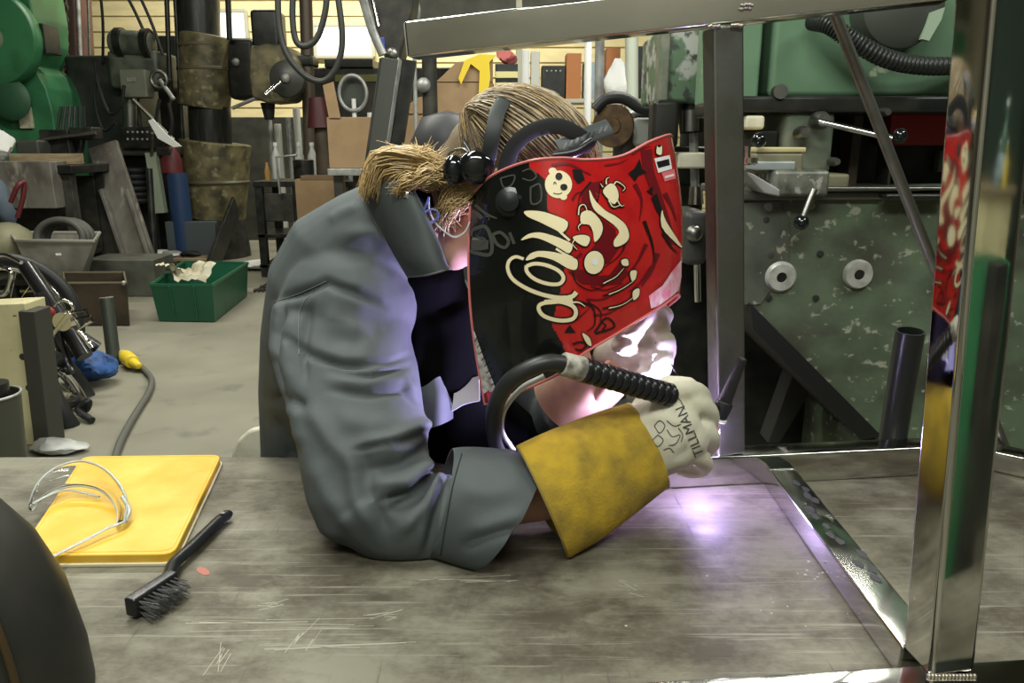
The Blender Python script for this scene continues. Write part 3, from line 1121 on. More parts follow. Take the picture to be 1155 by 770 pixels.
# cuff seam and stitch lines
mb = MB()
for ln in ([(310, 340), (335, 332), (368, 317)], [(372, 320), (340, 345), (337, 400)]):
    P = [on_surface(jbv, x, y, 0.0006) for x, y in [(q.x, q.y) for q in catmull([V((a, b, 0)) for a, b in ln], 8)]]
    P = [p for p in P if p]
    MB().tube(P, 0.0008, 5).build('seam', mat('stitch', (0.13, 0.15, 0.15), 0.8), jacket)
MB().lathe([(0, 0), (.006, 0), (.0065, .002), (.004, .004), (0, .004)], at(459, 219, 1.15), (-.1, -1, .3), 14).build('snap_button', chrome, jacket)
MB().tube(catmull([at(x, y, 1.15) for x, y in ((484, 222), (478, 238), (474, 246), (482, 251), (492, 247), (494, 239), (486, 236), (478, 240))], 5), 0.0016, 6).build('blue_cord', mat('cord_blue', (0.10, 0.14, 0.42), 0.5), jacket)
MB().tube(catmull([at(x, y, 1.155) for x, y in ((484, 222), (484, 236), (490, 250), (500, 260), (512, 267), (524, 262), (530, 250))], 5), 0.0014, 6).build('earplug_cord', mat('cord_white', (0.55, 0.56, 0.55), 0.5), jacket)

# ---- hair
def strand_mesh(paths, r=0.0018, n=3):
    mb = MB()
    for p in paths:
        P = catmull(p, 3)
        k = len(P)
        mb.tube(P, [r * (0.35 + 0.65 * math.sin(PI * min(.95, (i + 2) / (k + 2)))) for i in range(k)], n, cap=False)
    return mb


random.seed(11)
mb = MB()
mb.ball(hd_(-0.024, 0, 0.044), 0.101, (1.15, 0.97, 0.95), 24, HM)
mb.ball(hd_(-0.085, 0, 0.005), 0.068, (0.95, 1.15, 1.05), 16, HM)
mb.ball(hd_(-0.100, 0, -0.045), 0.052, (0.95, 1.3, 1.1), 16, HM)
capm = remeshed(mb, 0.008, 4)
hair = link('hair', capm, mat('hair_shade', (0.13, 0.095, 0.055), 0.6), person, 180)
paths, paths2 = [], []
for i in range(2300):
    ph = random.uniform(-2.25, 2.25)            # across the head
    t0, t1 = random.uniform(-10, 40), random.uniform(165, 232)
    pts = []
    for k in range(6):
        t = R(t0 + (t1 - t0) * k / 5)
        rr = 1 + random.gauss(0, .012)
        wob = random.gauss(0, .0025)
        f = -0.024 + 0.122 * math.cos(t) * (0.92 + .08 * math.cos(ph))
        u = 0.045 + 0.101 * math.sin(t) * math.cos(ph * (1 - .25 * (k / 5))) * rr
        s = 0.1005 * math.sin(ph) * (1 - 0.25 * abs(math.cos(t))) * rr + wob
        if k == 5:
            f += 0.012
            u -= 0.012
        pts.append(hd_(f, s, u))
    (paths if random.random() < .8 else paths2).append(pts)
strand_mesh(paths[::2], .0011).build('hair_strands', hair_l, hair, 180)['kind'] = 'stuff'
strand_mesh(paths[1::2], .0012).build('hair_strands', hair_d, hair, 180)['kind'] = 'stuff'
# ponytail: messy blond bundle lying over the collar
tails = []
for i in range(1150):
    a = random.uniform(-1, 1)
    b = random.uniform(-1, 1)
    Yc = 1.23 + 0.055 * b
    st = at(500 + random.gauss(0, 8), 203 + a * 16, Yc + .01)
    m1 = at(470 + random.gauss(0, 5), 186 + a * 13 + random.gauss(0, 2) - 5 * (1 - abs(b)), Yc - .01 + .01 * a)
    m2 = at(433 + 9 * a + random.gauss(0, 3), 187 + a * 14 + random.gauss(0, 2), Yc)
    en = at(408 + random.gauss(0, 3) + 13 * (a + 1), 218 + a * 5 + random.gauss(0, 5), Yc + .02)
    if random.random() < .13:
        en = at(470 + random.gauss(0, 18), 170 + random.gauss(0, 6), Yc)
        m2 = m1.lerp(en, .6)
    tails.append([st, m1, m2, en])
for i in range(220):
    Yc = 1.17 + random.uniform(-.02, .03)
    st = at(506 + random.gauss(0, 7), 196 + random.gauss(0, 8), Yc)
    tails.append([st, at(482, 197 + random.gauss(0, 6), Yc - .01), at(462 + random.gauss(0, 4), 204 + random.gauss(0, 5), Yc - .01), at(448 + random.gauss(0, 6), 214 + random.gauss(0, 5), Yc)])
strand_mesh(tails[::3], .0010).build('ponytail', hair_m, hair, 180)['kind'] = 'stuff'
strand_mesh([t for i, t in enumerate(tails) if i % 3], .0010).build('ponytail', hair_p, hair, 180)['kind'] = 'stuff'
nape = []
for i in range(480):
    Yc = 1.165 + random.uniform(0, .05)
    x0, y0 = 545 + random.gauss(0, 12), 205 + random.gauss(0, 8)
    nape.append([at(x0, y0, Yc), at(522 + random.gauss(0, 8), 215 + random.gauss(0, 9), Yc), at(505 + random.gauss(0, 6), 228 + random.gauss(0, 10), Yc), at(502 + random.gauss(0, 7), 246 + random.gauss(0, 9), Yc + .01)])
strand_mesh(nape + paths2, .0012).build('hair_strands', hair_m, hair, 180)['kind'] = 'stuff'

# ================================================================== WELDING HELMET
hel = thing('welding_helmet', 'red and black welding helmet with painted dragon artwork on the bent head', 'welding helmet', HC)
DY = 0.045
keys = [
    (0.00, (531, 222), (547, 456), 1.13, 1.10), (0.10, (552, 200), (570, 448), 1.095, 1.07), (0.28, (595, 182), (606, 433), 1.055, 1.035),
    (0.42, (632, 178), (636, 418), 1.045, 1.02), (0.54, (662, 180), (656, 400), 1.055, 1.025), (0.68, (700, 176), (694, 377), 1.085, 1.055),
    (0.84, (732, 160), (730, 355), 1.135, 1.10), (0.95, (750, 153), (752, 341), 1.18, 1.145), (1.00, (756, 152), (763, 333), 1.215, 1.18),
    (1.06, (757, 155), (766, 335), 1.26, 1.22), (1.20, (735, 166), (745, 352), 1.34, 1.31), (1.36, (695, 182), (700, 388), 1.40, 1.37), (1.5, (640, 195), (650, 405), 1.43, 1.41)]
NU, NV = 230, 130


def interp(u):
    for a, b in zip(keys, keys[1:]):
        if u <= b[0] + 1e-9:
            t = (u - a[0]) / (b[0] - a[0])
            i = keys.index(a)
            pa, pb_ = keys[max(i - 1, 0)], keys[min(i + 2, len(keys) - 1)]

            def cm(f):
                p0, p1, p2, p3 = f(pa), f(a), f(b), f(pb_)
                m1 = (p2 - p0) / (b[0] - pa[0]) * (b[0] - a[0]) if b[0] > pa[0] else p2 - p1
                m2 = (p3 - p1) / (pb_[0] - a[0]) * (b[0] - a[0])
                return p1 * (2 * t ** 3 - 3 * t * t + 1) + m1 * (t ** 3 - 2 * t * t + t) + p2 * (-2 * t ** 3 + 3 * t * t) + m2 * (t ** 3 - t * t)
            return [cm(lambda k: k[1][0]), cm(lambda k: k[1][1]), cm(lambda k: k[2][0]), cm(lambda k: k[2][1]), cm(lambda k: k[3]), cm(lambda k: k[4])]
    k = keys[-1]
    return [k[1][0], k[1][1], k[2][0], k[2][1], k[3], k[4]]


rows = [[None] * (NU + 1) for _ in range(NV + 1)]
for j in range(NU + 1):
    u = 1.5 * j / NU
    tx, ty, bx, by, Ya, Yb = interp(u)
    for i in range(NV + 1):
        v = i / NV
        bow = math.sin(PI * v)
        x = tx + (bx - tx) * v + bow * (-9 * max(0, 1 - u / .15) + 9 * max(0, 1 - abs(u - 1) / .25))
        y = ty + (by - ty) * v
        Y = Ya + (Yb - Ya) * v - 0.018 * bow * (1 if u < 1.05 else -1) + DY
        rows[i][j] = at(x, y, Y)
hm = MB().grid(rows).mesh('shell')
hbv = bvh_of(hm)
red_m = mat('helmet_red', (0.50, 0.016, 0.014), 0.18, 0, (0.42, 0.010, 0.012), 30, coat=0.6)
blk_m = mat('helmet_black', (0.006, 0.007, 0.006), 0.22, coat=0.4)
inside_m = mat('helmet_inside', (0.03, 0.03, 0.03), 0.7)
bnd = [(150, 597), (188, 597), (202, 614), (226, 618), (236, 617), (270, 638), (285, 644), (306, 636), (330, 632), (366, 622), (387, 634), (402, 640), (470, 646)]


def bx_at(y):
    for (a, x0), (b, x1) in zip(bnd, bnd[1:]):
        if y <= b:
            return x0 + (x1 - x0) * (y - a) / (b - a)
    return 646


shell = link('shell', hm, [red_m, blk_m], hel, 180)
for p in hm.polygons:
    i, j = divmod(p.index, NU)
    c = (rows[i][j] + rows[i + 1][j + 1]) / 2
    x, y = proj(c)
    u = 1.5 * j / NU
    p.material_index = 1 if (x < bx_at(y) and u < 0.7) else 0
sm_ = shell.modifiers.new('thickness', 'SOLIDIFY')
sm_.thickness = 0.003
sm_.offset = -1
rim = [rows[0][j] for j in range(0, NU + 1, 3)]
rimb = [rows[NV][j] for j in range(NU, -1, -3)]
lft = [rows[i][0] for i in range(NV, 0, -4)]
MB().tube(rim + rimb + lft, 0.0022, 6, closed=True).build('rim', mat('helmet_rim_highlight', (0.55, 0.16, 0.15), 0.3), hel)  # lighter pink tube paints a highlight along the shell edge


def Z(pts):
    return [(500 + x / 3.85, 140 + y / 3.85) for x, y in pts]


cream_d = mat('decal_cream', (0.80, 0.70, 0.44), 0.35)
grey_d = mat('decal_grey', (0.055, 0.055, 0.045), 0.4)
black_d = mat('decal_black', (0.01, 0.008, 0.008), 0.3)
dred_d = mat('decal_dark_red', (0.14, 0.006, 0.010), 0.3)
white_d = mat('decal_white', (0.75, 0.75, 0.72), 0.4)
pink_d = mat('decal_pink', (0.72, 0.22, 0.25), 0.3, 0, (0.70, 0.58, 0.50), 60)


def S(pts, w0, w1=None):
    return stroke(Z(pts), w0 / 3.85, None if w1 is None else w1 / 3.85)


def smooth_poly(p, n=3):
    k = len(p)
    P = [V((*p[i % k], 0)) for i in range(-2, k + 3)]
    q = catmull(P, n)
    return [(v.x, v.y) for v in q[2 * n:2 * n + k * n]]


# lettering
let = [Z([(355, 378), (420, 378), (480, 395), (540, 425), (520, 470), (470, 450), (420, 425), (370, 402)]),
       Z([(340, 505), (370, 478), (420, 470), (480, 485), (530, 505), (560, 525), (545, 560), (500, 535), (440, 505), (390, 492)]),
       Z([(360, 590), (380, 562), (420, 550), (480, 555), (540, 572), (580, 590), (575, 630), (540, 625), (480, 590), (420, 575), (390, 585)])]
let = [smooth_poly(p) for p in let]
let += S([(482, 440), (510, 470), (548, 505)], 10) + S([(490, 540), (520, 560), (560, 580)], 10)
let += S([(365, 615), (400, 605), (450, 612), (500, 635), (522, 665), (505, 692), (455, 692), (400, 672), (366, 640), (364, 612)], 16)
let += S([(352, 585), (318, 575), (290, 592), (283, 628), (305, 672), (360, 710), (430, 738), (500, 752), (555, 748), (576, 728)], 13, 20)
let += S([(560, 763), (490, 770), (430, 778), (416, 800), (440, 832), (500, 850), (555, 846), (574, 820), (560, 788), (500, 768), (440, 770)], 17)
let += S([(545, 775), (585, 772), (614, 790)], 9, 3)
for sh in let:
    decal('letter_stroke', [sh], hbv, cream_d, shell, 0.0017)
# grey marks on the black side
gm = S([(125, 460), (185, 445), (212, 510), (205, 565), (150, 560), (115, 540), (125, 460)], 16) + S([(150, 490), (185, 500), (160, 525)], 8)
gm += S([(215, 480), (250, 470), (285, 505), (270, 535), (235, 520), (215, 480)], 14) + S([(290, 470), (310, 520)], 14)
gm += S([(250, 235), (310, 222), (300, 262), (265, 275), (250, 235)], 7) + S([(380, 275), (420, 262), (425, 330), (385, 345), (380, 275)], 8)
gm += S([(345, 205), (380, 195), (405, 225), (380, 245), (345, 235)], 6) + S([(95, 400), (140, 385), (170, 410)], 20) + S([(140, 350), (190, 390), (235, 410)], 16, 6)
for sh in gm:
    decal('grey_mark', [sh], hbv, grey_d, shell, 0.0010)
# skull
decal('skull_face', [Z(ellipse(500, 262, 58, 60, 0, 26)), Z(ellipse(475, 204, 17, 15)), Z(ellipse(522, 316, 15, 14))], hbv, cream_d, shell, 0.0013)
decal('skull_eyes', [Z(ellipse(502, 228, 15, 16)), Z(ellipse(523, 274, 15, 14))] + S([(480, 262), (484, 252), (492, 262)], 4) + S([(478, 300), (500, 304), (516, 298)], 3), hbv, black_d, shell, 0.0019)
# dark red body behind the dragon and bold dark strokes on the red
dr = [Z([(600, 300), (640, 255), (690, 245), (640, 290), (665, 360), (700, 420), (745, 455), (760, 540), (720, 600), (680, 610), (640, 545), (690, 480), (690, 430), (650, 380), (600, 350)]),
      Z([(540, 640), (600, 630), (640, 660), (720, 655), (770, 590), (790, 600), (800, 650), (770, 690), (690, 700), (600, 690)])]
dr += S([(880, 110), (890, 200), (925, 300), (965, 420), (1000, 520)], 50, 26) + S([(470, 180), (540, 172), (600, 200), (640, 220)], 14, 5)
dr += S([(930, 560), (900, 640), (860, 700)], 22, 8)
for sh in dr:
    decal('dark_red_mark', [sh], hbv, dred_d, shell, 0.0009)
bk = [Z([(800, 215), (830, 190), (850, 150), (862, 195), (880, 210), (845, 225), (830, 250), (815, 228)]),
      Z([(900, 320), (925, 300), (940, 350), (960, 400), (935, 395), (920, 370)]), Z([(880, 290), (910, 270), (905, 310)]),
      Z([(560, 195), (600, 200), (612, 240), (585, 260), (565, 235)])]
bk += S([(640, 250), (595, 305), (585, 350)], 8, 3) + S([(690, 700), (740, 670), (785, 620)], 7, 2) + S([(690, 745), (770, 720), (830, 680)], 7, 2) + S([(690, 800), (770, 780), (840, 740)], 7, 2)
bk += S([(560, 640), (580, 690), (640, 720), (700, 700)], 7, 3) + S([(950, 470), (985, 530), (1015, 560)], 14, 3) + S([(870, 420), (905, 520), (915, 600)], 16, 4)
bk += S([(800, 480), (770, 560), (700, 620)], 7, 3) + S([(740, 400), (800, 450), (800, 500)], 5) + S([(600, 770), (650, 800), (655, 870), (620, 900)], 10, 3) + S([(625, 770), (680, 810), (680, 870)], 8, 3)
bk += S([(655, 905), (705, 840), (742, 878), (660, 908)], 8) + S([(690, 860), (705, 875), (690, 890), (708, 898)], 6) + [Z([(525, 905), (548, 870), (575, 905)])] + S([(560, 955), (590, 945), (620, 955), (600, 980), (570, 975)], 8)
for sh in bk:
    decal('black_mark', [sh], hbv, black_d, shell, 0.0012)
dg_ = [Z([(632, 285), (655, 330), (700, 375), (745, 400), (790, 440), (803, 490), (780, 520), (742, 532), (738, 505), (760, 470), (740, 440), (700, 410), (655, 375), (636, 330)]),
       Z([(690, 290), (722, 258), (748, 275), (758, 318), (738, 348), (708, 320)]),
       Z([(598, 385), (640, 378), (686, 430), (684, 478), (655, 512), (648, 472), (632, 438), (596, 430)]),
       Z([(560, 492), (600, 480), (634, 492), (622, 528), (592, 522)]), Z(ellipse(652, 600, 42, 50, 10)),
       Z([(770, 590), (795, 585), (800, 612), (775, 612)]), Z([(808, 640), (835, 635), (832, 668), (815, 680)]), Z([(820, 725), (846, 712), (845, 745), (822, 762)]),
       Z([(946, 372), (962, 420), (1032, 532), (1000, 510), (944, 445)]), Z([(925, 95), (934, 112), (944, 92), (944, 132), (922, 128)]),
       Z([(600, 905), (632, 925), (640, 960), (620, 950)])]
dg_ = [smooth_poly(p) for p in dg_]
dg_ += S([(705, 262), (705, 240), (718, 232)], 7, 2) + S([(738, 262), (752, 250), (785, 275), (775, 292)], 6, 2) + S([(752, 330), (768, 355), (782, 352)], 6, 2) + S([(715, 330), (735, 360), (770, 350)], 6, 2)
dg_ += S([(585, 395), (590, 358), (612, 352), (626, 390)], 6, 3) + S([(598, 430), (585, 445), (588, 460)], 6, 2) + S([(570, 500), (560, 520), (580, 545)], 5, 2) + S([(690, 275), (680, 258)], 5, 2)
dg_ += S([(692, 690), (745, 662), (780, 625)], 5, 2) + S([(715, 738), (770, 715), (822, 680)], 5, 2) + S([(715, 798), (775, 782), (830, 745)], 5, 2)


def grown(sh, px_):
    if sh[0] == 'strip':
        _, a, b = sh
        A, B = [], []
        for p, q in zip(a, b):
            d = V((p[0] - q[0], p[1] - q[1]))
            L = max(d.length, .01)
            e = d / L * px_
            A.append((p[0] + e.x, p[1] + e.y))
            B.append((q[0] - e.x, q[1] - e.y))
        return ('strip', A, B)
    cx, cy = sum(p[0] for p in sh) / len(sh), sum(p[1] for p in sh) / len(sh)
    out = []
    for p in sh:
        d = V((p[0] - cx, p[1] - cy))
        k = 1 + px_ / max(d.length, 2)
        out.append((cx + d.x * k, cy + d.y * k))
    return out


for sh in dg_:
    decal('dragon_outline', [grown(sh, 1.5)], hbv, black_d, shell, 0.0014)
    decal('dragon_mark', [sh], hbv, cream_d, shell, 0.0018)
for sh in let:
    decal('letter_shadow', [grown(sh, 1.6)], hbv, black_d, shell, 0.0013)
fl_ = []
for (x0, y0, x1, y1, x2, y2, w_) in ((560, 330, 580, 300, 620, 290, 10), (600, 560, 560, 600, 545, 640, 12), (830, 260, 860, 330, 850, 420, 16), (880, 520, 840, 600, 790, 660, 14), (900, 620, 850, 690, 800, 730, 10), (640, 700, 700, 720, 780, 690, 8),
                                    (620, 760, 690, 760, 760, 730, 8), (650, 830, 720, 820, 800, 770, 8), (560, 860, 600, 830, 640, 790, 8), (820, 130, 850, 110, 900, 95, 12), (700, 180, 760, 170, 800, 150, 8), (960, 300, 990, 360, 1010, 420, 18)):
    fl_.append(S([(x0, y0), (x1, y1), (x2, y2)], w_ * 1.3, 2)[0])
for sh in fl_:
    decal('dark_flame', [sh], hbv, dred_d, shell, 0.0008)
decal('pale_dot', [Z(ellipse(655, 597, 15, 15))], hbv, white_d, shell, 0.0022)
decal('pink_marbling', [Z([(890, 745), (950, 700), (990, 640), (1030, 590), (1032, 660), (1020, 720), (985, 750), (930, 790), (900, 800)])], hbv, pink_d, shell, 0.0011)
decal('white_sticker', [Z([(913, 150), (980, 135), (990, 195), (930, 212)])], hbv, white_d, shell, 0.0014)
decal('sticker_print', [Z([(922, 165), (975, 152), (980, 178), (930, 192)])], hbv, black_d, shell, 0.0018)
decal('sticker_text', text_shape('WELD', *Z([(951, 172)])[0], 6.5, -14), hbv, white_d, shell, 0.0022) if False else None
decal('pink_sticker', [Z([(945, 212), (1000, 195), (1006, 236), (958, 250)])], hbv, mat('sticker_pink', (0.70, 0.16, 0.18), 0.4), shell, 0.0014)
decal('sticker_bars', S([(958, 232), (998, 220)], 9), hbv, white_d, shell, 0.0018)
# inner edge at the rear, its lit look painted in white
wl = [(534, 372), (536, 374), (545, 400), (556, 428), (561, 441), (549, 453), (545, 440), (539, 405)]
decal('lit_edge', [wl], hbv, mat('lit_edge_white', (0.62, 0.58, 0.52), 0.4, 0, (0.25, 0.22, 0.2), 90), shell, 0.0012)
zz = [(531, 376), (539, 384)]
lines = []
for k in range(9):
    y = 380 + k * 7
    x = 535 + k * 2.3
    lines += stroke([(x + 1 + k * .4, y + 5), (x + 4 + k * .9, y)], 1.1, None, 0)
decal('zigzag_print', lines, hbv, black_d, shell, 0.0016)
decal('red_tip', [[(543, 444), (559, 440), (558, 447), (547, 457)]], hbv, red_m, shell, 0.0016)
kp = on_surface(hbv, 575.5, 228, 0.0)
MB().lathe([(0, 0), (.020, 0), (.021, .004), (.015, .006), (.014, .013), (.006, .015), (0, .015)], kp, (-.15, -1, .15), 26).build('pivot_knob', black_plastic, hel)
# head gear
MB().tube(catmull([at(545, 200, 1.185), at(552, 172, 1.165), at(557, 145, 1.165), at(563, 122, 1.185), at(576, 107, 1.23), at(600, 99, 1.30), at(625, 104, 1.38)], 6), 0.0115, 10, fl=.16, up=(0, -1, 0)).build('crown_strap', mat('strap_grey', (0.020, 0.024, 0.023), 0.55), hel)
MB().tube(catmull([at(566, 205, 1.17), at(578, 168, 1.155), at(600, 148, 1.15), at(628, 142, 1.155), at(652, 152, 1.165), at(668, 166, 1.18)], 6), 0.0115, 10, fl=.16, up=(0, -1, 0)).build('head_band', MATS['strap_grey'], hel)
sp = mat('strap_grey2', (0.032, 0.041, 0.038), 0.5)
p0, p1 = at(630, 168, 1.16), at(688, 143, 1.19)
stp = MB().tube(catmull([p0, p0.lerp(p1, .5) + V((0, -.006, .002)), p1], 6), 0.0135, 10, fl=.2, up=(0.2, -1, .5)).build('adjusting_strap', sp, hel)
sb = stp.data.copy()
sb.transform(Matrix.Translation(V(hel.location)))
sbv = bvh_of(sb)
decal('strap_slots', [ellipse(637 + k * 6.6, 165 - k * 2.9, 1.6, 5, 28, 10) for k in range(8)], sbv, black_d, stp, 0.001)
MB().tube(catmull([at(624, 176, 1.15), at(648, 172, 1.15), at(668, 160, 1.16)], 5), 0.008, 8).build('knob_arm', black_plastic, hel)

# ear defenders
ear = thing('ear_defenders', 'glossy black ear defenders behind the red helmet', 'ear defenders', at(520, 190, 1.16))
e0 = at(537, 189, 1.15)
MB().ball(e0, 0.025, (1.1, .6, 1.0), 20).build('ear_cup', black_gloss, ear)
MB().ball(at(512, 192, 1.155), 0.022, (0.8, .8, 1.05), 18).build('cushion', black_gloss, ear)
MB().ball(at(545, 176, 1.40), 0.026, (1.1, .6, .95), 16).build('ear_cup', black_gloss, ear)
MB().tube(catmull([at(532, 176, 1.16), at(522, 168, 1.17), at(508, 172, 1.19), at(505, 182, 1.2)], 5), 0.0025, 8).build('wire_band', steel_dull, ear)
MB().tube(catmull([at(532, 176, 1.17), at(524, 158, 1.22), at(535, 150, 1.32), at(545, 165, 1.41)], 6), 0.003, 8).build('neck_band', black_plastic, ear)

# ================================================================== GLOVES
suede = mat('yellow_suede', (0.42, 0.275, 0.018), 0.9, 0, (0.20, 0.14, 0.02), 26, lo=.35, hi=.7, bump=.2, bscale=220)
hide = mat('pale_hide', (0.56, 0.54, 0.42), 0.7, 0, (0.47, 0.44, 0.32), 16, bump=.1, bscale=90)
gl = thing('welding_glove', 'yellow cuffed leather welding glove on the hand holding the torch', 'glove', at(690, 560, 1.1))
# cuff
rings, rin = [], []
cpts = [(612, 567, 1.045, 67, .066), (640, 551, 1.06, 65, .064), (672, 533, 1.085, 60, .060), (702, 516, 1.115, 55, .055), (730, 502, 1.14, 49, .050)]
for x, y, Y, hw, dp in cpts:
    dx, dy = 0.40, 0.917
    a, b = at(x - dx * hw, y - dy * hw, Y + .01), at(x + dx * hw, y + dy * hw, Y - .005)
    c = (a + b) / 2
    ax = (b - a) / 2
    nn = V((-.25, 1, 0))
    nn = (nn - ax.normalized() * nn.dot(ax.normalized())).normalized() * dp
    rg = []
    for j in range(40):
        t = 2 * PI * j / 40
        p = c + ax * math.cos(t) + nn * math.sin(t)
        p.z = max(p.z, TZ + .0035)
        rg.append(p)
    rings.append(rg)
me = with_mods(MB().grid(rings, True).mesh('cuff'), [('SUBSURF', {'levels': 1, 'render_levels': 1}), ('SOLIDIFY', {'thickness': 0.004, 'offset': 1.0})])
cuff = link('cuff', me, suede, gl, 60)
MB().tube([p + V((0, 0, .001)) for p in rings[0]], 0.003, 6, closed=True).build('cuff_hem', mat('suede_edge', (0.27, 0.20, 0.05), 0.9), cuff)
MB().tube([(p - sum(rings[-1], V()) / 40) * 1.03 + sum(rings[-1], V()) / 40 for p in rings[-1]], 0.0022, 6, closed=True).build('wrist_seam', hide, cuff)
# hand
mb = MB()
W0, W1, W2 = at(727, 503, 1.135), at(752, 491, 1.135), at(778, 477, 1.137)
limb_r = []
mb.loft([ring(W0 - V((.02, 0, -.01)), W1 - W0, (.4, 0, 1), .042, .057, 24), ring(W0, W1 - W0, (.4, 0, 1), .044, .060, 24), ring(W1, W2 - W0, (.4, 0, 1), .044, .064, 24), ring(W2, W2 - W1, (.45, 0, 1), .036, .056, 24), ring(W2 + (W2 - W1) * .35, W2 - W1, (.45, 0, 1), .022, .045, 24)])
kn = [(770, 440, 1.135), (786, 456, 1.135), (789, 484, 1.135), (782, 513, 1.13)]
mid = [(790, 444, 1.160), (800, 466, 1.157), (802, 494, 1.152), (795, 522, 1.15)]
tip = [(793, 462, 1.195), (797, 482, 1.195), (796, 506, 1.188), (788, 530, 1.178)]
tp2 = [(772, 458, 1.205), (776, 480, 1.20), (774, 504, 1.195), (768, 528, 1.185)]
for a, b, c, d, r in zip(kn, mid, tip, tp2, (.0155, .0160, .0158, .0145)):
    mb.tube(catmull([at(a[0] - 22, a[1] + 6, a[2]), at(*a), at(*b), at(*c), at(*d)], 4), [r * 1.05] * 8 + [r] * 8 + [r * .9], 12)
    mb.ball(at(*d), r * .9, n=10)
# thumb lies along the top, over the torch handle
mb.tube(catmull([at(722, 470, 1.15), at(738, 448, 1.165), at(757, 436, 1.172), at(775, 436, 1.17)], 5), [.024] * 5 + [.020] * 6 + [.017] * 5, 12)
mb.ball(at(776, 436, 1.17), .0165, n=12)
hm_ = remeshed(mb, 0.0042, 5)
sculpt(hm_, [([(703, 455), (725, 448), (748, 434)], 4, -.006), ([(708, 466), (735, 455), (765, 446)], 5, .005), ([(745, 540), (768, 532), (790, 536)], 4, -.008),
             ([(715, 475), (745, 470), (770, 478)], 6, .003), ([(722, 490), (735, 512), (742, 535)], 6, -.003), ([(752, 440), (768, 470), (775, 510)], 5, .003), ([(760, 520), (778, 505), (790, 480)], 6, -.003)])
for v in hm_.vertices:
    v.co.z = max(v.co.z, TZ + .003)
hand = link('hand', hm_, hide, gl, 180)
hw_ = hm_.copy()
hw_.transform(Matrix.Translation(V(gl.location)))
gbv = bvh_of(hw_)
ink = mat('glove_ink', (0.045, 0.045, 0.04), 0.7)
decal('brand_text', text_shape('TILLMAN', 778, 486, 15.5, -112, 0.95), gbv, ink, hand, 0.0012, 4)
lg = []
for pts in ([(738, 480), (744, 474), (750, 480), (744, 488), (738, 480)], [(742, 490), (748, 496), (742, 503), (736, 497), (742, 490)], [(752, 474), (760, 480), (768, 478)], [(752, 484), (758, 492), (767, 490), (762, 500), (754, 502)], [(748, 507), (755, 505), (760, 510)], [(765, 482), (770, 490), (768, 498)],
            [(758, 446), (766, 450), (772, 462)]):
    lg += stroke(pts, 0.9)
decal('logo', lg, gbv, ink, hand, 0.0012, 4)

# other glove, brightly lit beyond the torch
def gt(x, y, Y):
    return at(x, y, Y + 0.06)


g2 = thing('welding_glove', 'crumpled pale leather glove raised under the helmet chin', 'glove', gt(715, 400, 1.27))
mb = MB()
mb.ball(gt(720, 398, 1.285), 0.062, (0.95, .75, .92), 20)
mb.ball(gt(700, 408, 1.29), 0.056, (1.0, .8, .9), 18)
for (a, b, c) in (((722, 372, 1.25), (738, 360, 1.25), (748, 372, 1.265)), ((735, 385, 1.235), (752, 384, 1.24), (754, 398, 1.265)), ((730, 402, 1.23), (750, 404, 1.24), (748, 418, 1.27)), ((715, 418, 1.235), (736, 422, 1.245), (730, 432, 1.27))):
    mb.tube(catmull([gt(*a), gt(*b), gt(*c)], 4), [.0175] * 5 + [.015] * 4, 12)
    mb.ball(gt(*c), .015, n=10)
mb.tube(catmull([gt(700, 395, 1.24), gt(712, 374, 1.23), gt(735, 348, 1.25), gt(750, 356, 1.27)], 4), [.022] * 8 + [.017] * 5, 12)
mb.ball(gt(750, 356, 1.27), .017, n=10)
gm2 = remeshed(mb, 0.0045, 5)
sculpt(gm2, [([(690, 385), (712, 382), (728, 390)], 4, -.008), ([(698, 372), (715, 385), (720, 405)], 4, .006), ([(735, 372), (731, 382), (740, 392)], 5, -.008), ([(700, 410), (725, 412), (745, 400)], 5, -.006), ([(690, 420), (715, 425), (740, 415)], 5, .005), ([(710, 395), (725, 402), (722, 420)], 4, .004)])
h2 = link('hand', gm2, hide, g2, 180)
cp = [(690, 408, 1.29, .055), (672, 425, 1.30, .058), (655, 440, 1.32, .062), (634, 452, 1.345, .067)]
rings = []
for i, (x, y, Y, r) in enumerate(cp):
    c = gt(x, y, Y)
    d = gt(634, 455, 1.345) - gt(690, 408, 1.29)
    rings.append(ring(c, d, (0, 0, 1), r, r, 28))
me = with_mods(MB().grid(rings, True).mesh('cuff'), [('SUBSURF', {'levels': 1, 'render_levels': 1}), ('SOLIDIFY', {'thickness': 0.004, 'offset': 1.0})])
link('cuff', me, mat('orange_hide', (0.55, 0.36, 0.24), 0.85, 0, (0.42, 0.27, 0.17), 20), g2, 60)

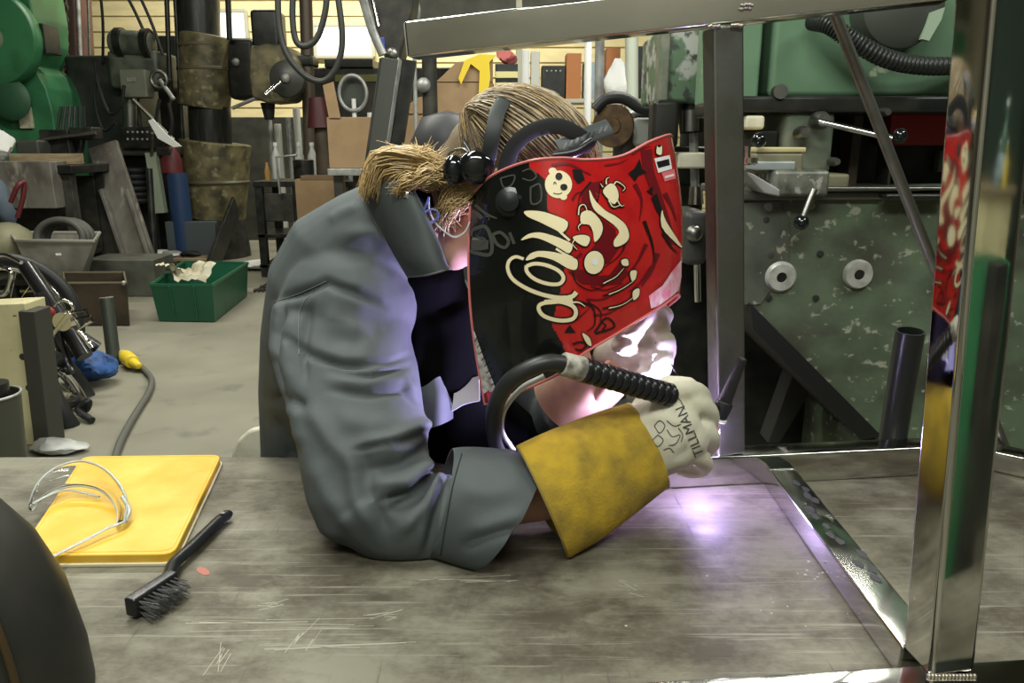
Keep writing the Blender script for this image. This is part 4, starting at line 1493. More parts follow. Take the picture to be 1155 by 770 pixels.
# ================================================================== TORCH
to = thing('welding_torch', 'black ribbed welding torch gripped by the yellow cuffed glove', 'welding torch', at(690, 425, 1.13))
ta, tb2 = at(655, 416, 1.05), at(758, 446, 1.125)
td = (tb2 - ta).normalized()
prof = [(0, 0)]
L = (tb2 - ta).length
nr = 13
for k in range(nr):
    s0_, s1_ = L * k / nr, L * (k + 1) / nr
    prof += [(.0165, s0_), (.0185, s0_ + (s1_ - s0_) * .2), (.0185, s0_ + (s1_ - s0_) * .55), (.0150, s0_ + (s1_ - s0_) * .62), (.0150, s1_)]
prof += [(0, L)]
MB().lathe(prof, ta, td, 22).build('handle', black_plastic, to)
MB().cyl(at(634, 410, 1.04), ta + td * .004, .0175, 20, .0185, .002).build('collar', mat('torch_collar', (0.42, 0.40, 0.33), 0.5, 0, (0.12, 0.11, 0.09), 60), to)
MB().tube(catmull([at(640, 411, 1.042), at(618, 409, 1.032), at(594, 417, 1.03), at(573, 432, 1.035), at(560, 455, 1.05), at(557, 480, 1.09), at(562, 505, 1.15), at(580, 530, 1.24)], 8), .0125, 14).build('cable_sheath', mat('sheath', (0.018, 0.019, 0.017), 0.42), to)
MB().tube(catmull([at(614, 424, 1.06), at(588, 438, 1.06), at(569, 462, 1.075), at(566, 485, 1.10), at(576, 503, 1.15), at(590, 520, 1.23)], 8), .0042, 10).build('gas_hose', mat('hose_white', (0.55, 0.54, 0.50), 0.4), to)
# head, back cap and tip
hd0 = at(812, 462, 1.235)
MB().cyl(tb2 + td * .002, hd0, .010, 16).build('torch_neck', black_plastic, to)
MB().cyl(at(809, 470, 1.23), at(818, 452, 1.23), .0155, 20, bev=.003).build('torch_head', black_rub, to)
MB().cyl(at(816, 455, 1.23), at(838, 404, 1.22), .0125, 18, .0075, .002).build('back_cap', black_rub, to)
ct = at(811, 466, 1.23)
MB().lathe([(.0165, 0), (.0178, .001), (.0178, .004), (.0165, .005)], at(809, 470, 1.23), at(809, 470, 1.23) - at(812, 463, 1.23), 22).build('white_ring', white, to)
tipp = at(804, 498, 1.240)
MB().cyl(at(809, 472, 1.23), at(806, 489, 1.237), .008, 16, .006).build('ceramic_cup', mat('ceramic', (0.35, 0.2, 0.17), 0.4), to)
MB().ball(tipp, 0.0075, n=14).build('weld_arc', mat('arc', (1, 1, 1), 0.5, emit=(0.93, 0.92, 1.0), estr=90.0), to, 180)
ld = bpy.data.lights.new('arc_light', 'POINT')
ld.energy = 4.5
ld.color = (0.52, 0.38, 1.0)
ld.shadow_soft_size = 0.02
ld.specular_factor = 0.4
lo = bpy.data.objects.new('arc_light', ld)
col.objects.link(lo)
lo.location = tipp + V((-0.008, 0.010, 0.004))
ls_ = bpy.data.lights.new('arc_fill', 'SPOT')  # extra spot added at the arc to brighten the sleeve and raised glove
ls_.energy = 64.0
ls_.color = (0.58, 0.50, 1.0)
ls_.spot_size = R(84)
ls_.spot_blend = 0.6
ls_.shadow_soft_size = 0.02
ls_.specular_factor = 0.3
lso = bpy.data.objects.new('arc_fill', ls_)
col.objects.link(lso)
lso.location = lo.location
lso.rotation_euler = (at(520, 350, 1.15) - lso.location).to_track_quat('-Z', 'Y').to_euler()
# filler rod in the raised hand
fl = MB().tube([at(742, 395, 1.32), at(758, 412, 1.29), at(802, 494, 1.238)], .0013, 6)
tag(fl.build('filler_rod', steel, None), 'thin filler rod from the raised glove down to the weld', 'welding rod')

# ================================================================== STOOL
st = thing('stool', 'pale stool with a low rounded backrest under the seated person in the grey jacket', 'stool', (hipc.x, hipc.y, 0))
sz = 0.0
seat_m = mat('stool_seat', (0.55, 0.53, 0.42), 0.5, 0, (0.3, 0.28, 0.2), 12)
stz = on(300, 492, 0.56)
MB().lathe([(0, 0), (.19, 0), (.205, .012), (.205, .035), (.19, .05), (0, .05)], (hipc.x - .02, hipc.y, .415), (0, 0, 1), 32).build('seat', seat_m, st)
pxb = [(262, 575), (261, 512), (267, 497), (280, 486), (300, 481), (325, 481), (345, 490), (352, 575)]
MB().prism([at(x, y, 1.83) for x, y in pxb], (0, .028, 0), .008).build('backrest', seat_m, st)
for q in (275, 338):
    MB().tube([at(q, 560, 1.845), V((hipc.x - .02 + (-.1 if q < 300 else .1), hipc.y + .17, .44))], .011, 8).build('back_support', dark_iron, st)
for k in range(4):
    a = PI / 4 + k * PI / 2
    MB().tube([(hipc.x - .02 + .14 * math.cos(a), hipc.y + .14 * math.sin(a), .415), (hipc.x - .02 + .2 * math.cos(a), hipc.y + .2 * math.sin(a), 0)], .012, 10).build('leg', dark_iron, st)
MB().tube([(hipc.x - .02 + .18 * math.cos(2 * PI * k / 24), hipc.y + .18 * math.sin(2 * PI * k / 24), .2) for k in range(24)], .008, 8, closed=True).build('foot_ring', dark_iron, st)

# ================================================================== WORKSHOP BEHIND
def rpx(r, Y):
    return r * Y * 1.0 / FPX


def up_cyl(mb, x0, y0, x1, y1, Y, r0, r1=None, n=24, bev=0.0):
    """round bar between two pixels at depth Y, radius in picture px"""
    r1 = r0 if r1 is None else r1
    return mb.cyl(at(x0, y0, Y), at(x1, y1, Y), rpx(r0, Y), n, rpx(r1, Y), bev)


def to_floor(x, Y):
    p = at(x, 300, Y)
    return V((p.x, Y, 0.0))


def pxprism(pts, Y, dep, bev=0.0):
    return MB().prism([at(x, y, Y) for x, y in pts], (0, dep, 0), bev)


def open_box(front, back, h, lean, t=0.012):
    """open topped box: front-left, front-right, back-right, back-left floor points"""
    c = (front[0] + front[1] + back[0] + back[1]) / 4
    pts = [front[0], front[1], back[0], back[1]]
    up_ = [p + (p - c).normalized() * lean + V((0, 0, h)) for p in pts]
    mb = MB()
    mb.grid([pts, up_], True)
    mb.bm.verts.ensure_lookup_table()
    mb.bm.faces.new([mb.bm.verts[i] for i in range(4)])
    me = with_mods(mb.mesh('b'), [('SOLIDIFY', {'thickness': t, 'offset': 0})])
    return me, up_


# ---- green crate with crumpled paper
ct_ = thing('plastic_crate', 'open dark green plastic crate of crumpled paper on the concrete floor', 'crate', on(222, 350, 0))
fl_, fr_, br_, bl_ = on(180, 361, 0.012), on(242, 362, 0.012), on(278, 333, 0.012), on(212, 331, 0.012)
me, upr = open_box((fl_, fr_), (br_, bl_), 0.30, 0.05, .014)
link('body', me, green_crate, ct_, 30)
MB().tube(upr, 0.017, 6, closed=True).build('rim', green_crate, ct_)
mb = MB()
for a, b in ((fl_, fr_), (fr_, br_)):
    for t in (0.3, 0.7):
        p = a.lerp(b, t)
        q = upr[0].lerp(upr[1], t) if a is fl_ else upr[1].lerp(upr[2], t)
        mb.beam(p, q, 0.012, 0.03)
mb.build('rib', green_crate, ct_)


def crumple(c, size, seed, m, amp=.35, n_=14):
    rnd = random.Random(seed)
    t = bmesh.new()
    bmesh.ops.create_icosphere(t, subdivisions=4 if n_ > 20 else 3, radius=1)
    k = [V((rnd.uniform(-1, 1), rnd.uniform(-1, 1), rnd.uniform(-1, 1))).normalized() for _ in range(n_)]
    hts = [rnd.uniform(.6, 1.0) for _ in k]
    for v in t.verts:
        n = v.co.normalized()
        r = 1.25
        for a, h in zip(k, hts):
            d = n.dot(a)
            if d > .2:
                r = min(r, h / d)
        r *= 1 + rnd.uniform(-.04, .04) * amp * 3
        v.co = V(c) + V((n.x * size[0] * r, n.y * size[1] * r, n.z * size[2] * r))
    mb = MB()
    mb.join(t)
    return mb


def sheet(c, w_, d_, seed, tilt):
    rnd = random.Random(seed)
    M = Matrix.Rotation(rnd.uniform(0, 3), 3, 'Z') @ Matrix.Rotation(tilt, 3, 'X')
    f1, f2 = rnd.uniform(2, 4), rnd.uniform(2, 4)
    rows = []
    for i in range(9):
        rows.append([V(c) + M @ V(((i / 8 - .5) * w_, (j / 8 - .5) * d_, .035 * abs(math.sin(f1 * i / 3 + seed)) + .03 * abs(math.sin(f2 * j / 3)) + rnd.uniform(-.006, .006))) for j in range(9)])
    me = with_mods(MB().grid(rows).mesh('s'), [('SOLIDIFY', {'thickness': .003})])
    return me


for i, (x, y, Yd, sz, lb) in enumerate(((192, 309, 6.5, (.17, .22, .7), 'pale crumpled paper at the left end of the green crate'), (211, 313, 6.55, (.22, .2, .25), 'yellowish torn paper in the middle of the green crate'), (228, 308, 6.62, (.2, .22, -.8), 'tan folded paper at the right end of the green crate'))):
    tag(link('crumpled_paper', sheet(at(x, y, Yd), sz[0], sz[1], 20 + i, sz[2]), paper, None, 30), lb, 'paper', 'papers in the green crate')
# filler under the papers so they rest on something: a sheet of card
single('card_sheet', MB().box((fl_ + br_) / 2 + V((0, 0, 0.085)), (0.36, 0.30, 0.14), 0.01, rz=.2), card, 'brown card packing under the papers in the green crate', 'card')

# ---- pale grey tote with hose and dome in it, on a low trolley
tr0 = thing('low_trolley', 'low dark steel trolley under the pale grey tote', 'trolley', on(60, 375, 0))
tc = at(62, 316, 6.55)
MB().box((tc.x - .1, 6.85, tc.z - 0.03), (0.85, 0.5, 0.05), 0.006).build('deck', oily, tr0)
for sx in (-.45, .25):
    for sy in (6.68, 7.02):
        MB().cyl((tc.x + sx, sy, .0), (tc.x + sx, sy, tc.z - .05), .035, 12).build('leg', oily, tr0)
tt = thing('grey_tote', 'pale grey tapered plastic tote on the left holding a coiled hose', 'tote', V((tc.x, 6.6, tc.z)))
z0 = tc.z - .003
pts = [at(38, 316, 6.5), at(88, 322, 6.45), at(100, 312, 6.95), at(40, 308, 7.0)]
pts = [V((p.x, p.y, z0 + .005)) for p in pts]
topz = [at(19, 277, 6.42), at(105, 264, 6.38), at(112, 258, 7.0), at(10, 262, 7.05)]
topz = [V((p.x, p.y, at(60, 270, 6.5).z)) for p in topz]
mb = MB()
mb.grid([pts, topz], True)
mb.bm.verts.ensure_lookup_table()
mb.bm.faces.new([mb.bm.verts[i] for i in range(4)])
link('body', with_mods(mb.mesh('b'), [('SOLIDIFY', {'thickness': .012, 'offset': 0})]), grey_plastic, tt, 30)
MB().tube(topz, .016, 6, closed=True).build('rim', mat('tote_rim', (.36, .35, .30), .5), tt)
MB().box(at(66, 287, 6.40), (.045, .012, .02), .004).build('label_plate', white, tt)
hc_ = (topz[0] + topz[2]) / 2
mb = MB()
for k in range(3):
    mb.tube([hc_ + V((.06 + .0 * k + .20 * math.cos(2 * PI * j / 28), -.1 + k * .07 + .03 * math.sin(2 * PI * j / 28), .0 + .15 * math.sin(2 * PI * j / 28) - .01 * k)) for j in range(28)], .032, 10, closed=True)
single('coiled_hose', mb, mat('hose_grey', (.07, .07, .06), .55), 'dark coiled hose standing up in the pale grey tote', 'hose')
dm = at(14, 262, 6.9)
single('metal_dome', MB().lathe([(.20, -.18), (.20, 0), (.17, .09), (.09, .15), (0, .165)], dm + V((-.04, 0, -.08)), (.25, -.2, 1), 28), mat('dome', (.25, .24, .15), .55), 'beige rounded cover beside the coiled hose in the grey tote', 'cover')

# ---- trough, dark box, leaning steel
single('steel_trough', MB().pxbox(100, 293, 172, 340, 7.15, .45, .012, z0=0.0), mat('trough', (.11, .115, .09), .5, .2, (.06, .06, .05), 5), 'dull green steel box at the foot of the leaning plate', 'box')
db = thing('ammunition_box', 'open dark brown box on the floor left of the green crate', 'box', on(108, 366, 0))
db.name = 'storage_box'
a_, b_, c_, d_ = on(84, 366, .012), on(146, 366, .012), on(142, 352, .012), on(80, 352, .012)
me, upr = open_box((a_, b_), (c_, d_), .34, .03, .016)
link('body', me, brown_dark, db, 30)
MB().tube(upr, .012, 6, closed=True).build('rim', mat('box_rim', (.16, .14, .09), .5), db)
MB().box(at(107, 338, 5.98), (.05, .012, .035), .004).build('label_plate', paper, db)
MB().ball(upr[1] + V((-.02, 0, .0)), .02, n=10).build('corner_bolt', galv, db)
ls = thing('leaning_girder', 'worn grey steel girder leaning beside the milling machine', 'girder', to_floor(165, 7.75))
g0, g1 = at(116, 163, 8.0), at(168, 322, 7.75)
g1.z = 0.02
MB().beam(g1, g0, .30, .05, up=(0, -1, .1)).build('web', worn_plate, ls)
gd = (g0 - g1).normalized()
for q in (-1, 1):
    MB().beam(g1 + V((q * .13, -.05, .02)) + gd * .1, g1.lerp(g0, .68) + V((q * .13, -.05, 0)), .035, .09, up=(0, -1, .1)).build('flange', worn_plate, ls)

# ---- bollard, plug and lead
bo = thing('floor_post', 'short dark steel post standing on the floor behind the yellow plug', 'post', on(128, 411, 0))
MB().cyl(on(129, 411, 0), at(120, 336, 4.95), .042, 20, bev=.004).build('tube', mat('post_green', (.05, .058, .045), .5, .4), bo)
MB().lathe([(0, 0), (.043, 0), (.043, .006), (0, .006)], at(120, 336, 4.95), (-.1, .1, 1), 20).build('cap', galv, bo)
pl_ = thing('power_lead', 'grey power lead with a yellow plug lying on the concrete floor', 'power lead', on(150, 408, 0))
pz = on(149, 411, .05)
MB().cyl(on(142, 402, .06), on(149, 408, .06), .045, 18, bev=.008).build('plug', yellow_b, pl_)
MB().cyl(on(149, 408, .055), on(157, 413, .045), .032, 18, .022, .006).build('plug_collar', yellow_b, pl_)
MB().cyl(on(138, 399, .062), on(142, 402, .06), .030, 16).build('plug_face', mat('plug_pale', (.5, .42, .12), .5), pl_)
MB().tube(catmull([on(x, y, .022) for x, y in ((157, 412), (164, 418), (171, 428), (168, 442), (157, 460), (145, 480), (135, 500), (129, 520), (126, 545))], 6), .018, 8).build('cable', mat('lead_grey', (.10, .10, .085), .6), pl_)

# ---- cream cabinet, bucket
cb = thing('cream_panel', 'chipped cream steel cabinet panel standing at the far left', 'cabinet', on(20, 499, 0))
cb.name = 'steel_cabinet'
bt_ = [on(-60, 505, 0.0), on(58, 496, 0.0)]
bt_ = [V((bt_[0].x, 3.45, 0)), V((bt_[1].x - .02, 3.45, 0))]
tp_ = [at(-60, 346, 3.45), at(28, 342, 3.45)]
MB().hexa([bt_[0], bt_[1], bt_[1] + V((0, .16, 0)), bt_[0] + V((0, .16, 0)), tp_[0], tp_[1], tp_[1] + V((0, .16, 0)), tp_[0] + V((0, .16, 0))], .006).build('panel', cream, cb)
MB().beam(bt_[1] + V((.028, .04, .0)), at(33, 350, 3.45) + V((.0, .04, 0)), .075, .13, up=(0, 1, 0)).build('edge_channel', mat('channel', (.055, .055, .045), .5, .3), cb)
for x, y in ((26, 402), (33, 437), (29, 363)):
    MB().lathe([(0, 0), (.016, 0), (.016, .004), (.009, .008), (0, .008)], at(x, y, 3.452), (0, -1, 0), 14).build('bolt', dark_iron, cb)
bk_ = thing('bucket', 'dark steel bucket standing before the cream cabinet', 'bucket', V((at(-6, 480, 2.9).x, 2.9, 0)))
bx = at(-7, 480, 2.9).x
me = with_mods(MB().lathe([(.0, 0.001), (.085, 0.001), (.112, .44)], (bx, 2.9, 0), (0, 0, 1), 32).mesh('b'), [('SOLIDIFY', {'thickness': .004})])
bm_ = bmesh.new()
bm_.from_mesh(me)
for f in [f for f in bm_.faces if len(f.verts) > 8]:
    bm_.faces.remove(f)
bm_.to_mesh(me)
bm_.free()
link('pail', me, mat('bucket', (.07, .075, .055), .45, .4), bk_, 40)
MB().tube([(bx + .112 * math.cos(2 * PI * k / 30), 2.9 + .112 * math.sin(2 * PI * k / 30), .44) for k in range(30)], .006, 8, closed=True).build('rim', galv, bk_)
single('pipe_offcut', MB().tube([(bx + .01, 2.9, .02), (bx + .02, 2.9, .49)], .06, 20), oily, 'black pipe offcut standing in the dark bucket', 'pipe')

# ---- bicycle and wheel
bi = thing('bicycle', 'black bicycle with chrome parts lying behind the cream cabinet', 'bicycle', on(60, 430, 0))


def wheel(c, ax, r, tr, nsp):
    a, u, d = basis(ax)
    P = [c + a * (r * math.cos(2 * PI * k / 40)) + u * (r * math.sin(2 * PI * k / 40)) for k in range(40)]
    t = MB().tube(P, tr, 10, closed=True).build('tyre', black_rub, bi)
    Q = [c + (p - c) * ((r - tr * 1.2) / r) for p in P]
    MB().tube(Q, tr * .45, 8, closed=True).build('wheel_rim', chrome, t)
    mb = MB()
    for k in range(nsp):
        q = Q[k * 40 // nsp]
        mb.tube([c + d * (.03 if k % 2 else -.03), q], .0028, 4, cap=False)
    mb.build('spokes', chrome, t)
    MB().cyl(c - d * .05, c + d * .05, .028, 14).build('hub', dark_iron, t)


wc = at(4, 366, 4.35)
wheel(wc, (.35, -1, .10), .385, .040, 20)
wheel(at(82, 454, 3.95) + V((0, 0, .0)), (.9, .33, .36), .265, .052, 14)
fk = mat('bike_black', (.012, .012, .014), .3, coat=.4)
MB().tube(catmull([at(30, 300, 4.3), at(60, 345, 4.2), at(96, 402, 4.1)], 5), .045, 10).build('frame_tube', fk, bi)
MB().tube([at(48, 352, 4.15), at(110, 392, 4.25)], .034, 10).build('frame_tube', fk, bi)
MB().tube([at(44, 330, 4.1), at(72, 400, 4.1), at(80, 420, 4.05)], .028, 10).build('fork', fk, bi)
MB().tube(catmull([at(0, 300, 4.1), at(12, 306, 4.05), at(10, 322, 4.05), at(4, 332, 4.05), at(-6, 330, 4.1)], 5), .012, 8).build('handlebar', chrome, bi)
MB().tube(catmull([at(-4, 288, 4.1), at(8, 288, 4.1), at(24, 296, 4.05)], 5), .011, 8).build('handlebar', chrome, bi)
pc = at(72, 362, 3.95)
MB().cyl(pc + V((0, -.02, 0)), pc + V((0, .05, 0)), .05, 20).build('crank_boss', chrome, bi)
MB().beam(at(58, 380, 3.93), at(80, 352, 3.93), .03, .022).build('crank', chrome, bi)
mb = MB()
loop = [at(82, 352, 3.92), at(98, 349, 3.92), at(104, 362, 3.92), at(90, 370, 3.92)]
mb.tube(loop, .011, 6, closed=True)
mb.tube([at(84, 360, 3.92), at(102, 356, 3.92)], .008, 6)
mb.build('pedal', chrome, bi)
MB().tube(catmull([at(62, 345, 3.95), at(70, 338, 3.93), at(82, 345, 3.93), at(78, 356, 3.93)], 5), .009, 8).build('brake_arm', chrome, bi)
MB().tube(catmull([at(88, 372, 3.92), at(98, 384, 3.92), at(104, 392, 3.92)], 5), [.014] * 6 + [.02] * 5, 8).build('brake_lever', chrome, bi)
MB().ball(at(52, 352, 4.0), .045, (1.1, .6, .8), 14).build('reflector', red_paint, bi)
MB().tube(catmull([at(50, 402, 3.95), at(58, 440, 3.9), at(74, 478, 3.85), at(88, 502, 3.8)], 5), .012, 8).build('mudguard_stay', mat('stay', (.22, .22, .2), .4, .8), bi)
single('blue_bag', crumple(on(92, 441, .0) + V((0, .12, .12)), (.185, .16, .12), 5, None, .25, 34), blue, 'crumpled blue plastic bag on the floor by the bicycle wheel', 'bag', None, 25)
single('metal_offcut', crumple(on(62, 512, .0) + V((0, 0, .035)), (.13, .09, .035), 9, None, .3), galv, 'crushed silver metal offcut on the floor under the cream cabinet', 'offcut', None, 25)
single('black_strap', MB().tube(catmull([on(84, 446, .02), on(96, 462, .03), on(100, 452, .09), on(88, 462, .05), on(104, 474, .02)], 6), .018, 8), black_rub, 'black rubber strap lying below the blue bag', 'strap')

# ---- workbench on the far left with its load
wb = thing('workbench', 'heavy cluttered dark workbench at the far left', 'workbench', to_floor(20, 7.6))
zt = at(50, 186, 7.3).z
MB().box((at(-20, 180, 7.6).x, 7.65, zt - .04), (2.1, .8, .08), .01).build('top', oily, wb)
xl = at(-20, 180, 7.6).x
for sx in (-.95, .95):
    for sy in (7.35, 7.95):
        MB().box((xl + sx, sy, (zt - .08) / 2), (.1, .1, zt - .08), .008).build('leg', dark_iron, wb)
MB().box((xl, 7.9, zt * .5), (1.8, .04, zt * .8), .005).build('back_panel', dark_iron, wb)
MB().box((xl, 7.6, .35), (1.8, .6, .04), .005).build('shelf', dark_iron, wb)
bt2 = zt + .001
single('timber_offcut', MB().beam(V((at(12, 170, 7.4).x, 7.4, bt2 + .05)), V((at(92, 178, 7.5).x, 7.5, bt2 + .05)), .12, .10, bev=.006), timber, 'short timber beam lying on the far left workbench', 'timber')
single('grey_carton', MB().pxbox(-30, 182, 56, 206, 7.15, .3, .01, z0=zt * .68), worn_plate, 'worn grey steel drawer box under the left workbench edge', 'box')
bpy.data.objects['grey_carton'].name = 'drawer_box'
v_ = thing('bench_vise', 'dark bench vise with a bar handle on the left workbench', 'vise', V((at(70, 150, 7.7).x, 7.75, bt2)))
MB().pxbox(46, 146, 76, 170, 7.75, .25, .02, z0=bt2).build('body', oily, v_)
MB().pxbox(78, 143, 104, 158, 7.75, .2, .02).build('jaw', oily, v_)
MB().tube([at(44, 158, 7.72), at(108, 150, 7.72)], .02, 8).build('screw', steel_dull, v_)
mb = MB()
for k in range(6):
    mb.tube(catmull([V((at(72 + k * 5, 118, 8).x, 7.95, zt + .55)), V((at(70 + k * 6, 140, 8).x, 7.9, zt + .3)), V((at(74 + k * 5, 165, 8).x, 7.85, zt + .02))], 4), .016, 6)
single('cable_bundle', mb, black_rub, 'bundle of black cables piled on the back of the left workbench', 'cables')
single('white_bag', crumple(at(-3, 163, 7.45), (.14, .2, .19), 31, None, .25, 30), white, 'white plastic sack on the left end of the workbench', 'sack', None, 25)
single('grey_cloth', crumple(at(-2, 222, 7.12), (.13, .12, .26), 33, None, .5), mat('denim', (.11, .14, .18), .8), 'grey blue cloth hanging off the left workbench', 'cloth', None, 30)
single('red_clamp', MB().tube(catmull([at(12, 228, 6.9), at(20, 210, 6.9), at(27, 206, 6.95), at(26, 222, 6.95), at(20, 245, 6.95)], 5), .022, 8), maroon, 'dark red clamp hanging beside the grey blue cloth', 'clamp')

# ---- green press
gp = thing('power_press', 'bright green power press with a round flywheel at the left edge', 'press', to_floor(10, 9.0))
pts = [(-90, -60), (20, -60), (32, -8), (37, 18), (38, 48), (31, 74), (42, 82), (52, 100), (59, 125), (64, 160), (70, 250), (74, 318), (-90, 318)]
P = [at(x, y, 9.0) for x, y in pts]
for p in P[-2:]:
    p.z = 0
MB().prism(P, (0, .7, 0), .02).build('frame', green_press, gp)
MB().lathe([(0, 0), (rpx(34, 9), 0), (rpx(46, 9), .02), (rpx(48, 9), .06), (rpx(48, 9), .16), (rpx(44, 9), .2), (0, .2)], at(-14, 42, 8.78), (0, 1, 0), 40).build('flywheel', green_press, gp)
MB().lathe([(0, 0), (rpx(12, 9), 0), (rpx(14, 9), .06), (0, .06)], at(-14, 42, 8.74), (0, 1, 0), 20).build('hub', mat('press_hub', (.2, .25, .18), .5), gp)
MB().pxbox(36, 26, 48, 60, 8.95, .3, .01).build('control_box', oily, gp)
MB().lathe([(rpx(20, 9), 0), (rpx(22, 9), .05), (rpx(16, 9), .1), (0, .1)], at(14, 112, 8.9), (0, -1, 0), 24).build('bearing_cap', mat('press_edge', (.03, .1, .05), .5), gp)
MB().pxbox(22, 120, 33, 145, 8.96, .05, .01).build('pale_plate', paper, gp)

# ---- iron post and chains
ip = thing('iron_post', 'tall reddish brown iron post leaning slightly at the left', 'post', to_floor(95, 11.2))
q0, q1 = at(77, -50, 11.2), V((at(98, 280, 11.2).x, 11.2, 0))
MB().cyl(q1, q0, rpx(19, 11.2), 20).build('shaft', rust_col, ip)
MB().tube([at(86, -40, 10.95), at(94, 150, 10.95)], .03, 8).build('conduit', galv, ip)
MB().tube([at(98, -40, 11.0), at(104, 160, 11.0)], .018, 8).build('conduit', steel_dull, ip)
MB().lathe([(.36, 0), (.36, .06), (.26, .12), (.22, .9), (0, .9)], q1, (0, 0, 1), 24).build('base', dark_iron, ip)


def chain(name, x0, y0, x1, y1, Y, n, r, label, group):
    mb = MB()
    a, b = at(x0, y0, Y), at(x1, y1, Y)
    for k in range(n):
        c = a.lerp(b, (k + .5) / n)
        hl = (b - a).length / n * .62
        s = V((1, 0, 0)) if k % 2 else V((0, 1, 0))
        mb.tube([c + s * (r * 1.3 * math.cos(t)) + V((0, 0, hl * math.sin(t))) for t in [2 * PI * j / 10 for j in range(10)]], r * .5, 5, closed=True)
    return single(name, mb, dark_iron, label, 'chain', group)


chain('hanging_chain', 62, -30, 66, 140, 10.4, 26, .035, 'dark hanging chain nearest the green press', 'hanging chains')
chain('hanging_chain', 71, -30, 74, 145, 10.3, 26, .035, 'dark hanging chain just left of the reddish post', 'hanging chains')
for k, (x0, y0, x1, y1) in enumerate(((135, -20, 172, 60), (150, -20, 184, 62), (112, -20, 116, 70))):
    single('hanging_cable', MB().tube(catmull([at(x0, y0, 9.6), at((x0 + x1) / 2 + 2, (y0 + y1) / 2, 9.6), at(x1, y1, 9.6)], 5), .018, 6), black_rub, ('slanting black cable over the milling machine, left one of the pair', 'slanting black cable over the milling machine, right one of the pair', 'thin upright black cable right of the reddish post')[k], 'cable', 'cables over the milling machine')

# ---- milling machine
mm = thing('milling_machine', 'grey green milling machine with a motor on top', 'milling machine', to_floor(150, 9.6))
YM = 9.5
MB().pxbox(104, 62, 150, 300, YM + .15, .6, .04, z0=0).build('column', mat('mill_dark', (.016, .019, .015), .5, 0, (.035, .038, .03), 5), mm)
MB().pxbox(124, 56, 176, 100, YM - .05, .6, .05).build('head', greygreen, mm)
MB().pxbox(137, 78, 163, 110, YM - .2, .2, .02).build('gear_box', mat('gearbox', (.15, .16, .12), .5), mm)
MB().box(at(148, 90, YM - .205), (.1, .01, .05), .002).build('maker_plate', galv, mm)
MB().cyl(at(126, 48, YM), at(172, 50, YM), rpx(13, YM), 24, bev=.03).build('motor', greygreen, mm)
MB().cyl(at(133, 48, YM - .02), at(140, 48, YM - .02), rpx(15, YM), 24).build('motor_flange', oily, mm)
MB().cyl(at(163, 49, YM - .02), at(170, 49, YM - .02), rpx(15, YM), 24).build('motor_flange', oily, mm)
MB().cyl(at(146, 108, YM), at(147, 150, YM), rpx(7, YM), 18).build('quill', steel_dull, mm)
hwc = at(180, 90, YM - .25)
MB().tube([hwc + V((.09 * math.cos(2 * PI * k / 24), -.02, .09 * math.sin(2 * PI * k / 24))) for k in range(24)], .02, 8, closed=True).build('handwheel', steel_dull, mm)
MB().cyl(hwc, hwc + V((0, .3, 0)), .03, 12).build('handwheel_shaft', oily, mm)
MB().tube([hwc, at(196, 112, YM - .3)], .025, 10).build('feed_lever', galv, mm)
MB().pxbox(138, 143, 172, 168, YM - .35, .3, .02).build('switch_box', oily, mm)
mb = MB()
for i in range(5):
    for j in range(2):
        mb.ball(at(144 + i * 5.5, 149 + j * 8, YM - .36), .015, n=8)
mb.build('switch_buttons', galv, mm)
MB().pxbox(128, 166, 192, 176, YM - .3, .8, .02).build('table', dark_iron, mm)
MB().pxbox(140, 176, 170, 300, YM - .1, .5, .03, z0=0).build('knee', oily, mm)
mb = MB()
for k in range(6):
    mb.lathe([(.14, 0), (.16, .03), (.14, .06)], at(153, 205, YM - .2) + V((0, 0, -.25 + k * .07)), (0, 0, 1), 18)
mb.build('screw_bellows', black_rub, mm)
MB().beam(at(171, 172, YM - .3), at(182, 240, YM - .3), .12, .1).build('bracket', mat('mint', (.26, .30, .22), .6), mm)
MB().tube([at(150, 112, YM - .3), at(196, 158, YM - .3)], .022, 8).build('oil_line', steel_dull, mm)
single('white_sheet', pxprism([(167, 136), (172, 134), (186, 150), (204, 165), (196, 166), (178, 156)], 8.9, .03), white, 'white sheet metal guard beside the milling machine table', 'guard')
MB().tube([at(172, 150, 8.93), at(171, 180, 9.2)], .02, 6).build('stay', steel_dull, bpy.data.objects['white_sheet'])
bpy.data.objects['white_sheet'].name = 'metal_guard'
gc = thing('gas_cylinder', 'blue gas cylinder with a dark red shoulder beside the milling machine', 'gas cylinder', to_floor(200, 9.3))
cx_ = at(200, 200, 9.3).x
MB().lathe([(0, 0), (.115, 0), (.12, .02), (.12, at(200, 185, 9.3).z - .1), (0, at(200, 185, 9.3).z - .1)], (cx_, 9.3, 0), (0, 0, 1), 24).build('body', mat('cyl_blue', (.02, .045, .11), .45), gc)
MB().lathe([(.12, at(200, 185, 9.3).z - .1), (.12, at(200, 180, 9.3).z), (.06, at(200, 165, 9.3).z), (0, at(200, 164, 9.3).z)], (cx_ - .05, 9.3, 0), (0, 0, 1), 24).build('shoulder', maroon, gc)

